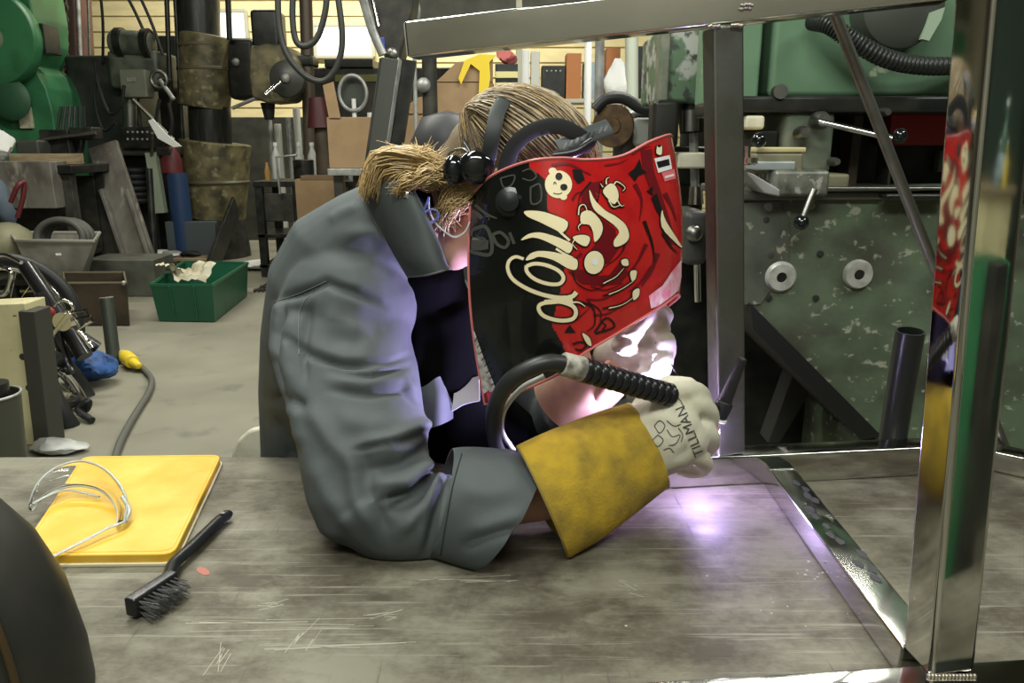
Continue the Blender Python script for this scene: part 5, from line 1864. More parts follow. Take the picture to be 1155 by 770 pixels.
# ---- big drill with two tan drums
bd = thing('radial_drill', 'big machine with a dark column and two tan painted drums', 'drill', to_floor(240, 10.0))
YD = 9.9
up_cyl(MB(), 222, -40, 224, 45, YD, 22).build('upper_column', mat('column_dark', (.018, .02, .018), .35, .3, (.04, .042, .036), 9, stretch=(4, 4, .4)), bd)
up_cyl(MB(), 230, 122, 233, 40, YD, 27, 28, bev=.02).build('upper_drum', tan_paint, bd)
for yy in (52, 78):
    c = at(231.5, yy, YD)
    MB().lathe([(rpx(28.5, YD), -.02), (rpx(29, YD), 0), (rpx(28.5, YD), .02)], c, (0, 0, 1), 30).build('drum_band', mat('tan_dark', (.10, .09, .05), .5), bd)
up_cyl(MB(), 238, 164, 236, 120, YD, 22).build('sleeve', MATS['column_dark'], bd)
up_cyl(MB(), 242, 246, 243, 160, YD, 33, 38, bev=.02).build('lower_drum', tan_paint, bd)
c = at(242, 205, YD)
MB().lathe([(rpx(36, YD), -.03), (rpx(38, YD), 0), (rpx(36, YD), .03)], c, (0, 0, 1), 30).build('drum_band', MATS['tan_dark'], bd)
fz = at(242, 246, YD)
MB().cyl((fz.x, YD, 0), (fz.x, YD, fz.z + .01), rpx(36, YD), 28, rpx(33, YD)).build('pedestal', dark_iron, bd)
MB().pxbox(258, 42, 285, 112, YD - .1, .4, .06).build('gear_housing', oily, bd)
MB().ball(at(266, 70, YD - .12), .05, n=10).build('knob', galv, bd)
MB().tube([at(196, -30, YD - .2), at(206, 160, YD - .2)], .025, 8).build('guide_rod', oily, bd)
MB().tube([at(187, -30, YD - .25), at(194, 160, YD - .25)], .03, 8).build('guide_rod', oily, bd)
MB().tube([at(256, -30, YD - .2), at(259, 45, YD - .2)], .035, 8).build('guide_rod', black_rub, bd)
MB().tube([at(262, 122, YD - .3), at(295, 108, YD - .3)], .022, 8).build('lever', galv, bd)

# ---- second drill head
d2 = thing('pillar_drill', 'tan drill head with a round dial and lever left of the hanging hoses', 'drill', to_floor(345, 9.0))
YE = 8.9
hp_ = [(281, 52), (300, 48), (325, 52), (336, 70), (337, 100), (325, 114), (300, 116), (284, 110), (280, 90)]
pxprism(hp_, YE, .5, .03).build('head', tan_paint, d2)
MB().pxbox(284, 10, 312, 54, YE + .05, .35, .04).build('motor', oily, d2)
MB().lathe([(0, 0), (.10, 0), (.19, .04), (.20, .1), (0, .1)], at(322, 88, YE - .1), (0, 1, 0), 28).build('dial', mat('dial', (.06, .062, .055), .4, .3), d2)
MB().ball(at(322, 88, YE - .12), .05, n=12).build('dial_hub', galv, d2)
MB().tube([at(316, 92, YE - .18), at(299, 107, YE - .3)], .022, 8).build('lever', chrome, d2)
MB().cyl(V((at(346, 300, YE).x, YE + .3, 0)), at(344, -30, YE + .3), rpx(7, YE), 18).build('column', mat('brown_pipe', (.09, .07, .05), .45, .3), d2)
MB().box(V((at(346, 300, YE).x, YE + .3, .05)), (.5, .5, .1), .02).build('base', dark_iron, d2)
MB().pxbox(318, 62, 352, 74, YE + .2, .3, .02).build('clamp', oily, d2)
MB().cyl(at(302, 116, YE + .2), at(304, 135, YE + .2), rpx(8, YE), 16, rpx(5, YE)).build('chuck', oily, d2)

for k, pts in enumerate((((313, -20), (315, 30), (324, 62), (345, 86), (366, 91), (381, 72), (386, 40), (379, -20)), ((331, -20), (330, 20), (334, 46), (345, 52), (358, 42), (367, 12), (369, -20)))):
    single('hanging_hose', MB().tube(catmull([at(x, y, 7.0) for x, y in pts], 8), .027, 8), mat('hose_dark', (.03, .033, .03), .45), ('long black hose hanging in a wide loop', 'short black hose hanging inside the wider loop')[k], 'hose', 'hanging hoses')

single('dark_partition', MB().pxbox(192, 132, 430, 300, 11.6, .12, .01, z0=0), mat('partition', (.03, .032, .026), .7, 0, (.06, .06, .045), 4), 'long dark partition standing in front of the cream back wall', 'partition')
# ---- rack, cardboard, funnel post, bottles
rk = thing('storage_rack', 'low black steel rack left of the bent person', 'rack', to_floor(330, 8.6))
ZS = 1.03
x0, x1 = at(286, 200, 8.3).x, at(402, 200, 8.3).x
xc, wd = (x0 + x1) / 2, x1 - x0
MB().box((xc, 8.6, ZS - .03), (wd, .7, .06), .006).build('top_shelf', oily, rk)
MB().box((xc, 8.6, .45), (wd, .68, .04), .005).build('shelf', oily, rk)
MB().box((xc, 8.6, .12), (wd, .68, .04), .005).build('shelf', oily, rk)
for px_, py_ in ((x0 + .05, 8.3), (x1 - .05, 8.3), (x0 + .05, 8.9), (x1 - .05, 8.9), (x0 + .45, 8.3)):
    MB().box((px_, py_, (ZS - .06) / 2), (.08, .08, ZS - .06), .006).build('upright', oily, rk)
MB().box((x0 + .25, 8.34, .75), (.36, .05, .3), .01).build('drawer_front', dark_iron, rk)
MB().tube([(x0 + .28, 8.26, .9), (x0 + .28, 8.22, 1.28), (x0 + .5, 8.22, 1.3)], .014, 8).build('bent_rod', galv, rk)
mb = MB()
for k in range(9):
    mb.beam((x0 + .5 + k * .02, 8.24, .3), (x0 + .5 + k * .02, 8.24, .55), .008, .008, bev=0)
mb.build('wire_basket', galv, rk)
tb_ = thing('tall_carton', 'tall narrow brown carton standing in front of the black rack', 'carton', to_floor(362, 8.0))
MB().pxbox(339, 202, 384, 300, 8.0, .22, .006, z0=0).build('box', card, tb_)
MB().pxbox(339, 198, 384, 203, 7.995, .23, .004).build('lid_edge', mat('card_dark', (.17, .11, .06), .8), tb_)
fp = thing('cone_stand', 'dark tapered stand with a maroon cone on top of the black rack', 'stand', V((at(368, 205, 8.4).x, 8.4, ZS)))
bx_ = at(368, 200, 8.4)
MB().cyl((bx_.x, 8.4, ZS + .001), at(362, 143, 8.4), rpx(10, 8.4), 20, rpx(7, 8.4)).build('stem', brown_dark, fp)
MB().lathe([(0, 0), (rpx(13.5, 8.4), 0), (rpx(13, 8.4), .02), (rpx(9, 8.4), at(360, 110, 8.4).z - at(360, 144, 8.4).z), (0, at(360, 110, 8.4).z - at(360, 144, 8.4).z)], at(361, 144, 8.4), (-.03, 0, 1), 20).build('cone', mat('maroon2', (.06, .012, .015), .5), fp)
bsrc = thing('bottle', 'clear plastic bottle on the rack, leftmost of its row', 'bottle', (x0 + .12, 8.75, ZS), 'bottles on the black rack')
MB().lathe([(0, 0), (.045, 0), (.05, .01), (.05, .25), (.02, .33), (.02, .36), (0, .36)], (x0 + .12, 8.75, ZS), (0, 0, 1), 16).build('body', mat('bottle_white', (.5, .51, .47), .3), bsrc)
MB().lathe([(0, .36), (.024, .36), (.024, .40), (0, .40)], (x0 + .12, 8.75, ZS), (0, 0, 1), 12).build('cap', white, bsrc)
for i, (dx, lb) in enumerate(((.27, 'clear plastic bottle second from the left on the rack'), (.40, 'clear plastic bottle third from the left on the rack'), (.53, 'clear plastic bottle on the rack just left of the black tin'))):
    dup(bsrc, (x0 + .12 + dx - .0, 8.72 + .05 * (i % 2), ZS), lb)
single('black_tin', MB().cyl((x0 + .50, 8.45, ZS), (x0 + .50, 8.45, ZS + .22), .11, 20, bev=.01), oily, 'black round tin at the front of the black rack', 'tin')
single('amber_bottle', MB().lathe([(0, 0), (.03, 0), (.032, .1), (.015, .16), (.015, .19), (0, .19)], (x0 + .12, 8.40, ZS), (0, 0, 1), 12), mat('amber', (.35, .2, .06), .4), 'small amber bottle at the front corner of the rack', 'bottle')
single('chrome_fitting', MB().tube(catmull([at(383, 192, 8.4), at(388, 196, 8.35), at(396, 194, 8.35), at(400, 204, 8.3), at(396, 210, 8.35)], 5), .03, 8), galv, 'silver pipe fitting at the right end of the black rack', 'fitting')

for k, (dx, w_, h_, z_, m_, nm, lb) in enumerate(((.62, .22, .20, .47, card, 'small_carton', 'small carton on the middle shelf of the black rack'), (.95, .25, .16, .47, galv, 'parts_tin', 'grey parts tin on the middle shelf of the black rack'), (.70, .3, .22, .14, oily, 'dark_carton', 'dark carton on the bottom shelf of the black rack'))):
    single(nm, MB().box((x0 + dx, 8.5, z_ + h_ / 2 + .001), (w_, .25, h_), .01), m_, lb, 'box')
single('white_canister', MB().lathe([(0, 0), (.07, 0), (.075, .02), (.075, .26), (.03, .31), (.03, .34), (0, .34)], (x0 + .98, 8.8, ZS), (0, 0, 1), 18), white, 'white canister at the back of the black rack beside the maroon cone', 'canister')
for k, (px_, py_, lb) in enumerate(((303, 126, 'leftmost pale upright pipe behind the black rack'), (313, 140, 'second pale upright pipe from the left behind the black rack'), (325, 132, 'third pale upright pipe from the left behind the black rack'), (334, 122, 'pale upright pipe behind the rack nearest the maroon cone'))):
    q = at(px_, py_, 10.4)
    single('pale_pipe', MB().cyl(V((q.x, 10.4, 0)), q, .035 + .012 * (k % 2), 14, bev=.004), (galv, mat('offwhite', (.55, .56, .5), .6))[k % 2], lb, 'pipe', 'pale pipes behind the rack')
# more clutter round the milling machine and the far left bench
single('toolbox', MB().pxbox(18, 158, 42, 172, 7.55, .25, .02, z0=bt2), mat('toolbox', (.05, .055, .045), .5, .2), 'small dark toolbox on the left workbench behind the timber', 'toolbox')
for k, (x0_, y0_, x1_, y1_, r_, lb) in enumerate(((88, 322, 60, 196, .02, 'slim dark rod leaning under the left workbench'), (118, 322, 84, 205, .03, 'thick dark rod leaning left of the worn girder'), (176, 318, 168, 190, .035, 'dark pipe standing between the girder and the gas cylinder'))):
    a = at(x0_, y0_, 8.1)
    a.z = .01
    single('leaning_rod', MB().tube([a, at(x1_, y1_, 8.25)], r_, 10), (oily, dark_iron, oily)[k], lb, 'rod', 'rods by the girder')
hb = thing('hose_bundle', 'tangle of black hoses hanging on the milling machine', 'hoses', at(120, 120, 9.4))
for k, pts in enumerate((((108, 70), (112, 100), (124, 128), (136, 118), (140, 96)), ((112, 66), (106, 110), (116, 146), (130, 138)), ((180, 112), (176, 140), (186, 160), (194, 140), (190, 116)))):
    MB().tube(catmull([at(x, y, 9.15) for x, y in pts], 5), .02, 7).build('hose', black_rub, hb)
single('square_duct', MB().pxbox(186, 40, 197, 300, 10.6, .2, .01, z0=0), dark_iron, 'dark square upright between the milling machine and the tan drums', 'upright')
# ---- floor bits at the back
single('floor_rag', crumple(on(293, 304, 0) + V((0, 0, .06)), (.30, .2, .065), 41, None, .25, 34), white, 'white rag lying on the floor grating', 'rag', None, 30)
mb = MB()
gx0, gx1 = on(284, 330, 0), on(322, 312, 0)
for k in range(10):
    mb.box((gx0.x + .02 + k * .04, (gx0.y + gx1.y) / 2 - .1, .01), (.018, .7, .02))
for k in range(4):
    mb.box((gx0.x + .2, gx0.y + .1 + k * .2, .012), (.42, .02, .018))
single('floor_grating', mb, dark_iron, 'dark bar grating on the floor under the white rag', 'grating')
pa = thing('pallet', 'low timber pallet of scraps behind the green crate', 'pallet', on(205, 302, 0))
for k in range(4):
    p = on(200, 303 - k * 3, 0)
    MB().box((p.x, p.y, .11), (.75, .11, .025), .003).build('board', timber, pa)
for k in (-1, 0, 1):
    p = on(200, 299, 0)
    MB().box((p.x + k * .32, p.y, .05), (.09, .5, .095), .003).build('bearer', timber, pa)
p = on(200, 299, 0)
for k in range(3):
    single('metal_scrap', crumple(V((p.x - .2 + k * .2, p.y - .05 * k, .155)), (.13, .12, .035), 50 + k, None, .4), (white, galv, oily)[k], ('white scrap on the left of the timber pallet', 'grey scrap in the middle of the timber pallet', 'black scrap on the right of the timber pallet')[k], 'scrap', 'scraps on the pallet', 25)
single('blue_grey_crate', MB().pxbox(190, 250, 242, 290, 9.2, .1, .01, z0=0), mat('bluegrey', (.07, .085, .09), .6), 'blue grey flat panel standing behind the pallet', 'panel')
bpy.data.objects['blue_grey_crate'].name = 'flat_panel'
p0, p1 = on(238, 304, 0), at(266, 232, 9.6)
single('dark_plate', MB().beam(p0 + V((0, .02, .01)), p1, .035, .3, up=(0, -1, .3)), oily, 'dark steel plate leaning right of the pallet', 'plate')

# ---- bench with cardboard boxes behind the person
b2 = thing('back_bench', 'long bench of cardboard boxes behind the bent head', 'bench', to_floor(470, 7.3))
Z2 = 1.20
x0, x1 = at(372, 190, 7).x, at(690, 190, 7).x
xc, wd = (x0 + x1) / 2, x1 - x0
MB().box((xc, 7.4, Z2 - .03), (wd, 1.0, .06), .006).build('top', galv, b2)
for sx in (x0 + .08, xc, x1 - .08):
    for sy in (6.98, 7.82):
        MB().box((sx, sy, (Z2 - .06) / 2), (.08, .08, Z2 - .06), .006).build('leg', dark_iron, b2)


def carton(x0, y0, x1, Y, dep, label, flap_=None, m=card):
    c = thing('cardboard_box', label, 'box', V((at((x0 + x1) / 2, 180, Y).x, Y, Z2)), 'cardboard boxes on the back bench')
    MB().pxbox(x0, y0, x1, 180, Y, dep, .006, z0=Z2 + .001).build('box', m, c)
    if flap_:
        pxprism(flap_, Y - .01, .012, 0).build('flap', m, c)
    return c


carton(371, 132, 421, 7.0, .35, 'plain cardboard box left of the leaning channel', [(364, 96), (376, 92), (384, 133), (371, 133)])
carton(447, 128, 483, 7.0, .3, 'cardboard box with a raised flap right of the leaning channel', [(449, 128), (470, 110), (483, 108), (483, 128)])
carton(492, 92, 556, 7.35, .4, 'large cardboard box with yellow tape on it', [(492, 92), (515, 70), (556, 66), (556, 92)])
single('yellow_tape', pxprism([(517, 88), (524, 68), (541, 61), (560, 62), (552, 70), (553, 88), (549, 112), (540, 105), (541, 80), (531, 72), (520, 95)], 7.31, .012), yellow_b, 'yellow warning tape draped over the large cardboard box', 'tape')
fn = thing('desk_fan', 'small round desk fan on a white stem behind the plain cardboard box', 'fan', V((at(399, 130, 7.6).x, 7.6, Z2)))
fc = at(398, 105, 7.6)
MB().tube([fc + V((.13 * math.cos(2 * PI * k / 28), 0, .16 * math.sin(2 * PI * k / 28))) for k in range(28)], .018, 8, closed=True).build('guard_ring', galv, fn)
MB().lathe([(0, 0), (.125, .0), (.125, .03), (0, .03)], fc + V((0, .05, 0)), (0, 1, 0), 24, (1, 1.2)).build('blade_housing', mat('fan_dark', (.05, .06, .05), .5), fn)
MB().cyl((fc.x, 7.62, Z2), fc + V((0, .02, -.05)), .022, 10).build('stem', white, fn)
MB().cyl((fc.x, 7.62, Z2), (fc.x, 7.62, Z2 + .03), .11, 20).build('base', white, fn)
for k, dx in enumerate((-.12, .10, .18)):
    p = V((fc.x + dx, 7.55, Z2))
    single('white_cup', MB().lathe([(0, 0), (.035, 0), (.045, .45 if k < 2 else .5), (0, .45 if k < 2 else .5)], p, (0, 0, 1), 14), white, ('white tube left of the desk fan stem', 'white tube right of the desk fan stem', 'tallest white tube right of the desk fan')[k], 'tube', 'tubes by the desk fan')
dr_ = thing('drawer_stack', 'stack of shallow cream drawers right of the yellow tape', 'drawers', V((at(567, 150, 7.35).x, 7.35, Z2)))
MB().pxbox(559, 72, 584, 180, 7.4, .4, .006, z0=Z2).build('cabinet', oily, dr_)
zt2, zb2 = at(567, 78, 7.38).z, Z2
n_ = 9
for k in range(n_):
    z = zt2 - (k + .5) * (zt2 - zb2) / n_
    p = at(571.5, 90, 7.38)
    MB().box((p.x, 7.385, z), (rpx(24, 7.38), .03, (zt2 - zb2) / n_ * .58), .004).build('drawer', mat('drawer_cream', (.62, .56, .25), .5), dr_)
single('red_cloth', crumple(at(572, 64, 7.5), (.10, .1, .08), 61, None, .5), mat('pinkred', (.5, .14, .13), .7), 'crumpled pink red cloth on top of the cream drawers', 'cloth', None, 30)

# shelf unit with boxes right of the head
su = thing('shelf_unit', 'pale shelf unit of boxes behind the red helmet', 'shelf unit', to_floor(660, 8.2))
xa, xb = at(582, 100, 8.2).x, at(748, 100, 8.2).x
for z in (1.30, 1.86, 2.62):
    MB().box(((xa + xb) / 2, 8.4, z - .02), (xb - xa, .5, .04), .004).build('shelf', mat('shelf_pale', (.45, .44, .34), .6), su)
for x in (xa + .03, xb - .03):
    for y in (8.2, 8.6):
        MB().box((x, y, 1.4), (.06, .06, 2.8), .005).build('upright', MATS['shelf_pale'], su)


def onshelf(name, x0, y0, x1, z, m, label, cat, dep=.25, Y=8.2, shape='box'):
    a, b = at(x0, y0, Y), at(x1, y0, Y)
    mb = MB()
    if shape == 'box':
        mb.box(((a.x + b.x) / 2, Y + dep / 2, (z + a.z) / 2), (b.x - a.x, dep, a.z - z), .008)
    else:
        r = (b.x - a.x) / 2
        mb.lathe([(0, 0), (r, 0), (r, (a.z - z) * .75), (r * .5, (a.z - z) * .9), (r * .5, a.z - z), (0, a.z - z)], ((a.x + b.x) / 2, Y + dep / 2, z), (0, 0, 1), 18)
    return single(name, mb, m, label, cat)


onshelf('white_carton', 584, 56, 597, 1.86, white, 'white carton at the left end of the upper shelf', 'carton')
onshelf('white_carton', 599, 58, 609, 1.86, mat('offwhite', (.55, .56, .5), .6), 'narrow grey white carton next to the black receiver', 'carton')
rc = onshelf('black_receiver', 611, 74, 638, 1.86, oily, 'black electronic box with small lamps on the upper shelf', 'electronic box')
mb = MB()
for k in range(4):
    mb.ball(at(617 + k * 5, 80, 8.2), .012, n=8)
mb.build('indicator', galv, rc)
rc.name = 'electronic_box'
onshelf('orange_carton', 639, 60, 656, 1.86, orange, 'orange brown carton on the upper shelf', 'carton')
onshelf('blue_grey_bin', 659, 70, 672, 1.86, mat('bluebin', (.30, .36, .40), .5), 'pale blue narrow bin on the upper shelf', 'bin')
onshelf('orange_carton', 684, 54, 700, 1.86, orange, 'orange brown carton nearest the pale duct', 'carton')
single('white_sack', crumple(at(697, 97, 8.0) , (.16, .12, .21), 71, None, .4), white, 'white sack hanging at the right of the shelf unit', 'sack', None, 30)
onshelf('tan_jar', 707, 93, 722, 1.30, mat('jar_tan', (.36, .25, .10), .5), 'tan jar on the middle shelf right of the white sack', 'jar', shape='jar')
onshelf('pale_canister', 728, 98, 742, 1.30, mat('canister', (.5, .5, .42), .5), 'pale canister at the right end of the middle shelf', 'canister', shape='jar')
onshelf('black_carton', 714, 52, 733, 1.86, oily, 'black carton at the right end of the upper shelf', 'carton')
single('pale_duct', up_cyl(MB(), 712, -30, 713, 160, 7.9, 7), mat('duct', (.50, .55, .45), .5), 'pale green upright duct in front of the shelf unit', 'duct')
pd = bpy.data.objects['pale_duct']
MB().cyl(V((at(713, 160, 7.9).x, 7.9, 0)), at(713, 160, 7.9), rpx(7, 7.9), 16).build('lower_run', MATS['duct'], pd)
sp_ = thing('steel_pipe', 'slim grey steel pipe standing upright behind the head', 'pipe', to_floor(679, 5.2))
MB().cyl(V((at(678, 140, 5.2).x, 5.2, 0)), at(677, 20, 5.2), rpx(5, 5.2), 14).build('pipe', galv, sp_)
MB().lathe([(0, 0), (.14, 0), (.14, .02), (.04, .04), (0, .04)], V((at(678, 140, 5.2).x, 5.2, 0)), (0, 0, 1), 20).build('base', dark_iron, sp_)
sp2 = thing('steel_pipe', 'white upright pipe just left of the slim grey pipe', 'pipe', to_floor(665, 6.2))
MB().cyl(V((at(665, 140, 6.2).x, 6.2, 0)), at(664, 20, 6.2), rpx(4, 6.2), 14).build('pipe', white, sp2)
MB().lathe([(0, 0), (.14, 0), (.14, .02), (.04, .04), (0, .04)], V((at(665, 140, 6.2).x, 6.2, 0)), (0, 0, 1), 20).build('base', dark_iron, sp2)

# grinder with rusty wheel behind the strap
gr = thing('bench_grinder', 'rusty wheel of a bench grinder with black guard behind the helmet', 'grinder', to_floor(700, 3.95))
YG = 3.95
gcx = at(691, 142, YG)
MB().lathe([(0, 0), (rpx(8, YG), 0), (rpx(9, YG), .01), (rpx(22, YG), .012), (rpx(23, YG), .05), (0, .05)], gcx, (.2, 1, 0), 30).build('wheel', mat('rusty', (.13, .075, .03), .7, .2, (.06, .035, .02), 20), gr)
MB().tube(catmull([at(671, 124, YG + .02), at(684, 112, YG + .02), at(704, 111, YG + .02), at(722, 122, YG + .02), at(740, 128, YG + .02)], 6), .028, 8).build('guard', black_rub, gr)
MB().pxbox(714, 132, 746, 165, YG + .05, .18, .02).build('motor', mat('grinder_grey', (.28, .29, .26), .5), gr)
MB().cyl(V((gcx.x + .08, YG + .12, 0)), V((gcx.x + .08, YG + .12, gcx.z - .02)), .06, 16).build('pedestal', dark_iron, gr)
MB().box(V((gcx.x + .08, YG + .12, .02)), (.36, .36, .04), .01).build('foot', dark_iron, gr)
single('white_rag', crumple(at(729, 128, YG + .12), (.075, .07, .03), 81, None, .5), white, 'white rag lying on the bench grinder motor', 'rag', None, 30)
gt = thing('gas_tank', 'dark grey rounded tank behind the hair and black ear defenders', 'tank', to_floor(500, 4.6))
MB().lathe([(0, .02), (.2, .02), (.22, .1), (.22, 1.42), (.15, 1.56), (0, 1.6)], V((at(505, 150, 4.6).x, 4.6, 0)), (0, 0, 1), 30).build('body', mat('tank', (.06, .06, .065), .5), gt)
MB().lathe([(.222, 1.0), (.225, 1.02), (.222, 1.04)], V((at(505, 150, 4.6).x, 4.6, 0)), (0, 0, 1), 30).build('band', dark_iron, gt)

# ---- leaning channel with the hoist arm above it
lc = thing('leaning_channel', 'dark steel channel leaning up behind the bent back', 'channel', to_floor(395, 5.3))
c1, c0 = at(440, 66, 5.4), at(392, 376, 5.2)
c0.z = .01
MB().beam(c0, c1, .115, .02, up=(-.1, -1, .1)).build('web', mat('channel_grey', (.075, .08, .07), .45, .4), lc)
ax_ = (c1 - c0).normalized()
for q in (-1, 1):
    MB().beam(c0 + V((q * .06, .035, 0)), c1 + V((q * .06, .035, 0)), .014, .085, up=(-.1, -1, .1)).build('flange', (galv if q > 0 else dark_iron), lc)
MB().beam(c0 + V((.115, .10, 0)), c1 + V((.115, .10, 0)), .10, .02, up=(-.1, -1, .1)).build('rear_plate', oily, lc)
ha = thing('hoist_arm', 'dark machine arm with a blue mark above the leaning channel', 'hoist', at(435, 20, 5.6))
pxprism([(405, -40), (470, -40), (466, 10), (458, 40), (450, 70), (436, 74), (426, 40), (412, 15)], 5.6, .3, .02).build('arm', dark_iron, ha)
MB().tube([at(401, -30, 5.5), at(420, 35, 5.5), at(432, 62, 5.5)], .03, 8).build('pipe', galv, ha)
MB().tube([at(414, -30, 5.45), at(427, 30, 5.45)], .022, 8).build('pipe', chrome, ha)
MB().pxbox(425, 42, 433, 58, 5.56, .03, .004).build('blue_mark', mat('bluemark', (.05, .09, .42), .4), ha)
MB().ball(at(442, 62, 5.55), .05, n=12).build('joint', steel_dull, ha)
ph_ = thing('hook_pole', 'pale upright pole at the left end of the top tube', 'pole', to_floor(468, 6.4))
MB().cyl(V((at(468, 200, 6.4).x, 6.4, 0)), at(466, -30, 6.4), .016, 10).build('pole', galv, ph_)
MB().ball(at(466, 12, 6.35), .075, (.8, .6, 1.4), 12).build('clamp', galv, ph_)
ds = thing('dark_stand', 'dark upright machine stand between the cardboard boxes', 'stand', to_floor(485, 6.6))
MB().cyl(V((at(486, 200, 6.6).x, 6.6, 0)), at(484, 62, 6.6), rpx(9, 6.6), 14, rpx(8, 6.6)).build('column', dark_iron, ds)
MB().ball(at(478, 96, 6.55), .06, n=12).build('knob', galv, ds)
# beam overhead and dark cabinet beyond, window in the back wall
cbm = single('crane_beam', MB().pxbox(440, -60, 840, 22, 9.0, .3, .02), mat('beam_grey', (.06, .062, .05), .6, 0, (.11, .11, .085), 3), 'dark overhead crane beam along the top of the picture', 'beam')
MB().pxbox(440, 20, 840, 32, 9.05, .2, .01).build('lower_flange', mat('flange_pale', (.2, .2, .15), .6), cbm)
mc = thing('machine_cabinet', 'dark machine cabinet with a green yellow stripe behind the boxes', 'cabinet', to_floor(440, 10.5))
MB().pxbox(366, 76, 540, 300, 10.5, .5, .02, z0=0).build('body', dark_iron, mc)
MB().pxbox(366, 66, 420, 76, 10.45, .5, .01).build('top_edge', oily, mc)
MB().pxbox(378, 84, 440, 92, 10.47, .05, .004).build('stripe', mat('olive', (.2, .2, .06), .5), mc)
lit = mat('daylight_pane', (.9, .9, .85), .5, emit=(.95, 1.0, .88), estr=0.85)
for n, (x0, y0, x1, y1) in enumerate(((356, 28, 420, 64), (246, 12, 277, 52), (440, 84, 474, 128))):
    a, b = at(x0, y1, 13.42), at(x1, y0, 13.42)
    o = MB().box(((a.x + b.x) / 2, 13.44, (a.z + b.z) / 2), (b.x - a.x, .03, b.z - a.z)).build('window_%d' % (n + 1), lit)
    o['kind'] = 'structure'
    mb = MB()
    for p, q in (((a.x, a.z), (b.x, a.z)), ((b.x, a.z), (b.x, b.z)), ((b.x, b.z), (a.x, b.z)), ((a.x, b.z), (a.x, a.z))):
        mb.beam((p[0], 13.41, p[1]), (q[0], 13.41, q[1]), .06, .05)
    mb.build('window_frame', MATS['shelf_pale'], o)

# ================================================================== MACHINES ON THE RIGHT
# spindle machine between the helmet and the frame post
sm = thing('spindle_machine', 'flaking green spindle machine between the helmet and the back post', 'drill', to_floor(780, 3.3))
YS = 3.2
MB().pxbox(742, 30, 802, 116, YS, .45, .02).build('head', mat('flaked_green', (.09, .15, .085), .5, 0, (.36, .37, .33), 9, lo=.5, hi=.56, c3=(.04, .05, .04), scale3=22), sm)
MB().pxbox(742, 30, 758, 118, YS - .02, .1, .01).build('side_cover', mat('flaked2', (.12, .15, .1), .5, 0, (.2, .2, .15), 20), sm)
MB().cyl(at(781, 150, YS + .1), at(780, 116, YS + .1), rpx(14, YS), 20, rpx(16, YS)).build('collar', oily, sm)
MB().cyl(at(779, 148, YS + .02), at(779, 124, YS + .02), rpx(9, YS), 18).build('nut', steel_dull, sm)
MB().cyl(at(784, 212, YS + .1), at(782, 150, YS + .1), rpx(5, YS), 16).build('spindle', galv, sm)
MB().cyl(at(785, 230, YS + .1), at(785, 210, YS + .1), rpx(9, YS), 18, rpx(7, YS)).build('chuck', chrome, sm)
MB().pxbox(770, 238, 802, 300, YS - .1, .3, .03).build('gear_case', mat('case', (.05, .05, .045), .5), sm)
MB().lathe([(0, 0), (.02, 0), (.03, .01), (.035, .03), (0, .03)], at(785, 264, YS - .14), (0, 1, 0), 18).build('boss', steel_dull, sm)
MB().cyl(at(787, 340, YS), at(786, 298, YS), rpx(4, YS), 12).build('rod', chrome, sm)
MB().pxbox(735, 112, 768, 168, YS - .05, .12, .02).build('pad', oily, sm)
MB().pxbox(764, 172, 800, 190, YS - .02, .15, .01).build('cream_guard', paper, sm)
MB().pxbox(740, 165, 802, 210, YS + .25, .2, .02).build('body', oily, sm)
p = at(785, 300, YS)
MB().box((p.x + .02, YS + .35, 0.55), (.34, .3, 1.1), .02).build('pedestal', oily, sm)
MB().cyl((p.x + .06, YS + .45, 1.0), (p.x + .06, YS + .45, at(780, 60, YS).z), .06, 18).build('column', dark_iron, sm)

la = thing('lathe', 'big worn green lathe behind the steel frame on the right', 'lathe', to_floor(1000, 2.5))
YL = 2.25
bed = [(838, 224), (860, 222), (1290, 206), (1290, 640), (1010, 520), (985, 488), (846, 346), (838, 348)]
pxprism(bed, YL, .30, .012).build('bed_casting', green_paint, la)
MB().pxbox(836, 216, 1290, 226, YL - .02, .5, .006).build('bed_way', mat('way', (.12, .12, .10), .4, .5), la)
MB().pxbox(930, 211, 1290, 215, YL - .05, .06, .003).build('feed_rod', steel_dull, la)
MB().pxbox(1000, 219, 1068, 224, YL - .07, .05, .005).build('oil_tube', oily, la)
# dark leg and slanting underside
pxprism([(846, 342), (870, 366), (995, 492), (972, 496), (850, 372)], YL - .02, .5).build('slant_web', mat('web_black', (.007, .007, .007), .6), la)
pxprism([(820, 340), (1100, 340), (1100, 760), (820, 760)], YL + .58, .1).build('leg_panel', oily, la)
pxprism([(905, 392), (935, 400), (910, 450), (880, 500), (866, 500)], YL + .3, .1, .005).build('inner_rib', mat('rib_dark', (.016, .016, .014), .6), la)
zb = at(1000, 520, YL).z
for x in (1040, 1230):
    q = at(x, 500, YL)
    MB().box((q.x, YL + .28, q.z / 2), (.35, .5, q.z), .02).build('foot', green_paint, la)
# bosses
al = mat('bare_alu', (.50, .50, .45), .5, .4, (.34, .34, .30), 30)
for x, y, r in ((880, 312, 18), (967, 309, 17)):
    c = at(x, y, YL)
    o = MB().lathe([(rpx(5, YL), 0), (rpx(6, YL), .016), (rpx(15, YL), .016), (rpx(r, YL), .006), (rpx(r, YL), 0)], c, (0, -1, 0), 28).build('bearing_boss', al, la)
    MB().lathe([(0, .012), (rpx(6, YL), .012), (rpx(6, YL), .0)], c, (0, -1, 0), 18).build('bore', oily, o)
for x, y in ((925, 286), (869, 288), (867, 336), (920, 336), (864, 248)):
    MB().lathe([(0, 0), (.010, 0), (.010, .004), (0, .006)], at(x, y, YL), (0, -1, 0), 12).build('screw', dark_iron, la)
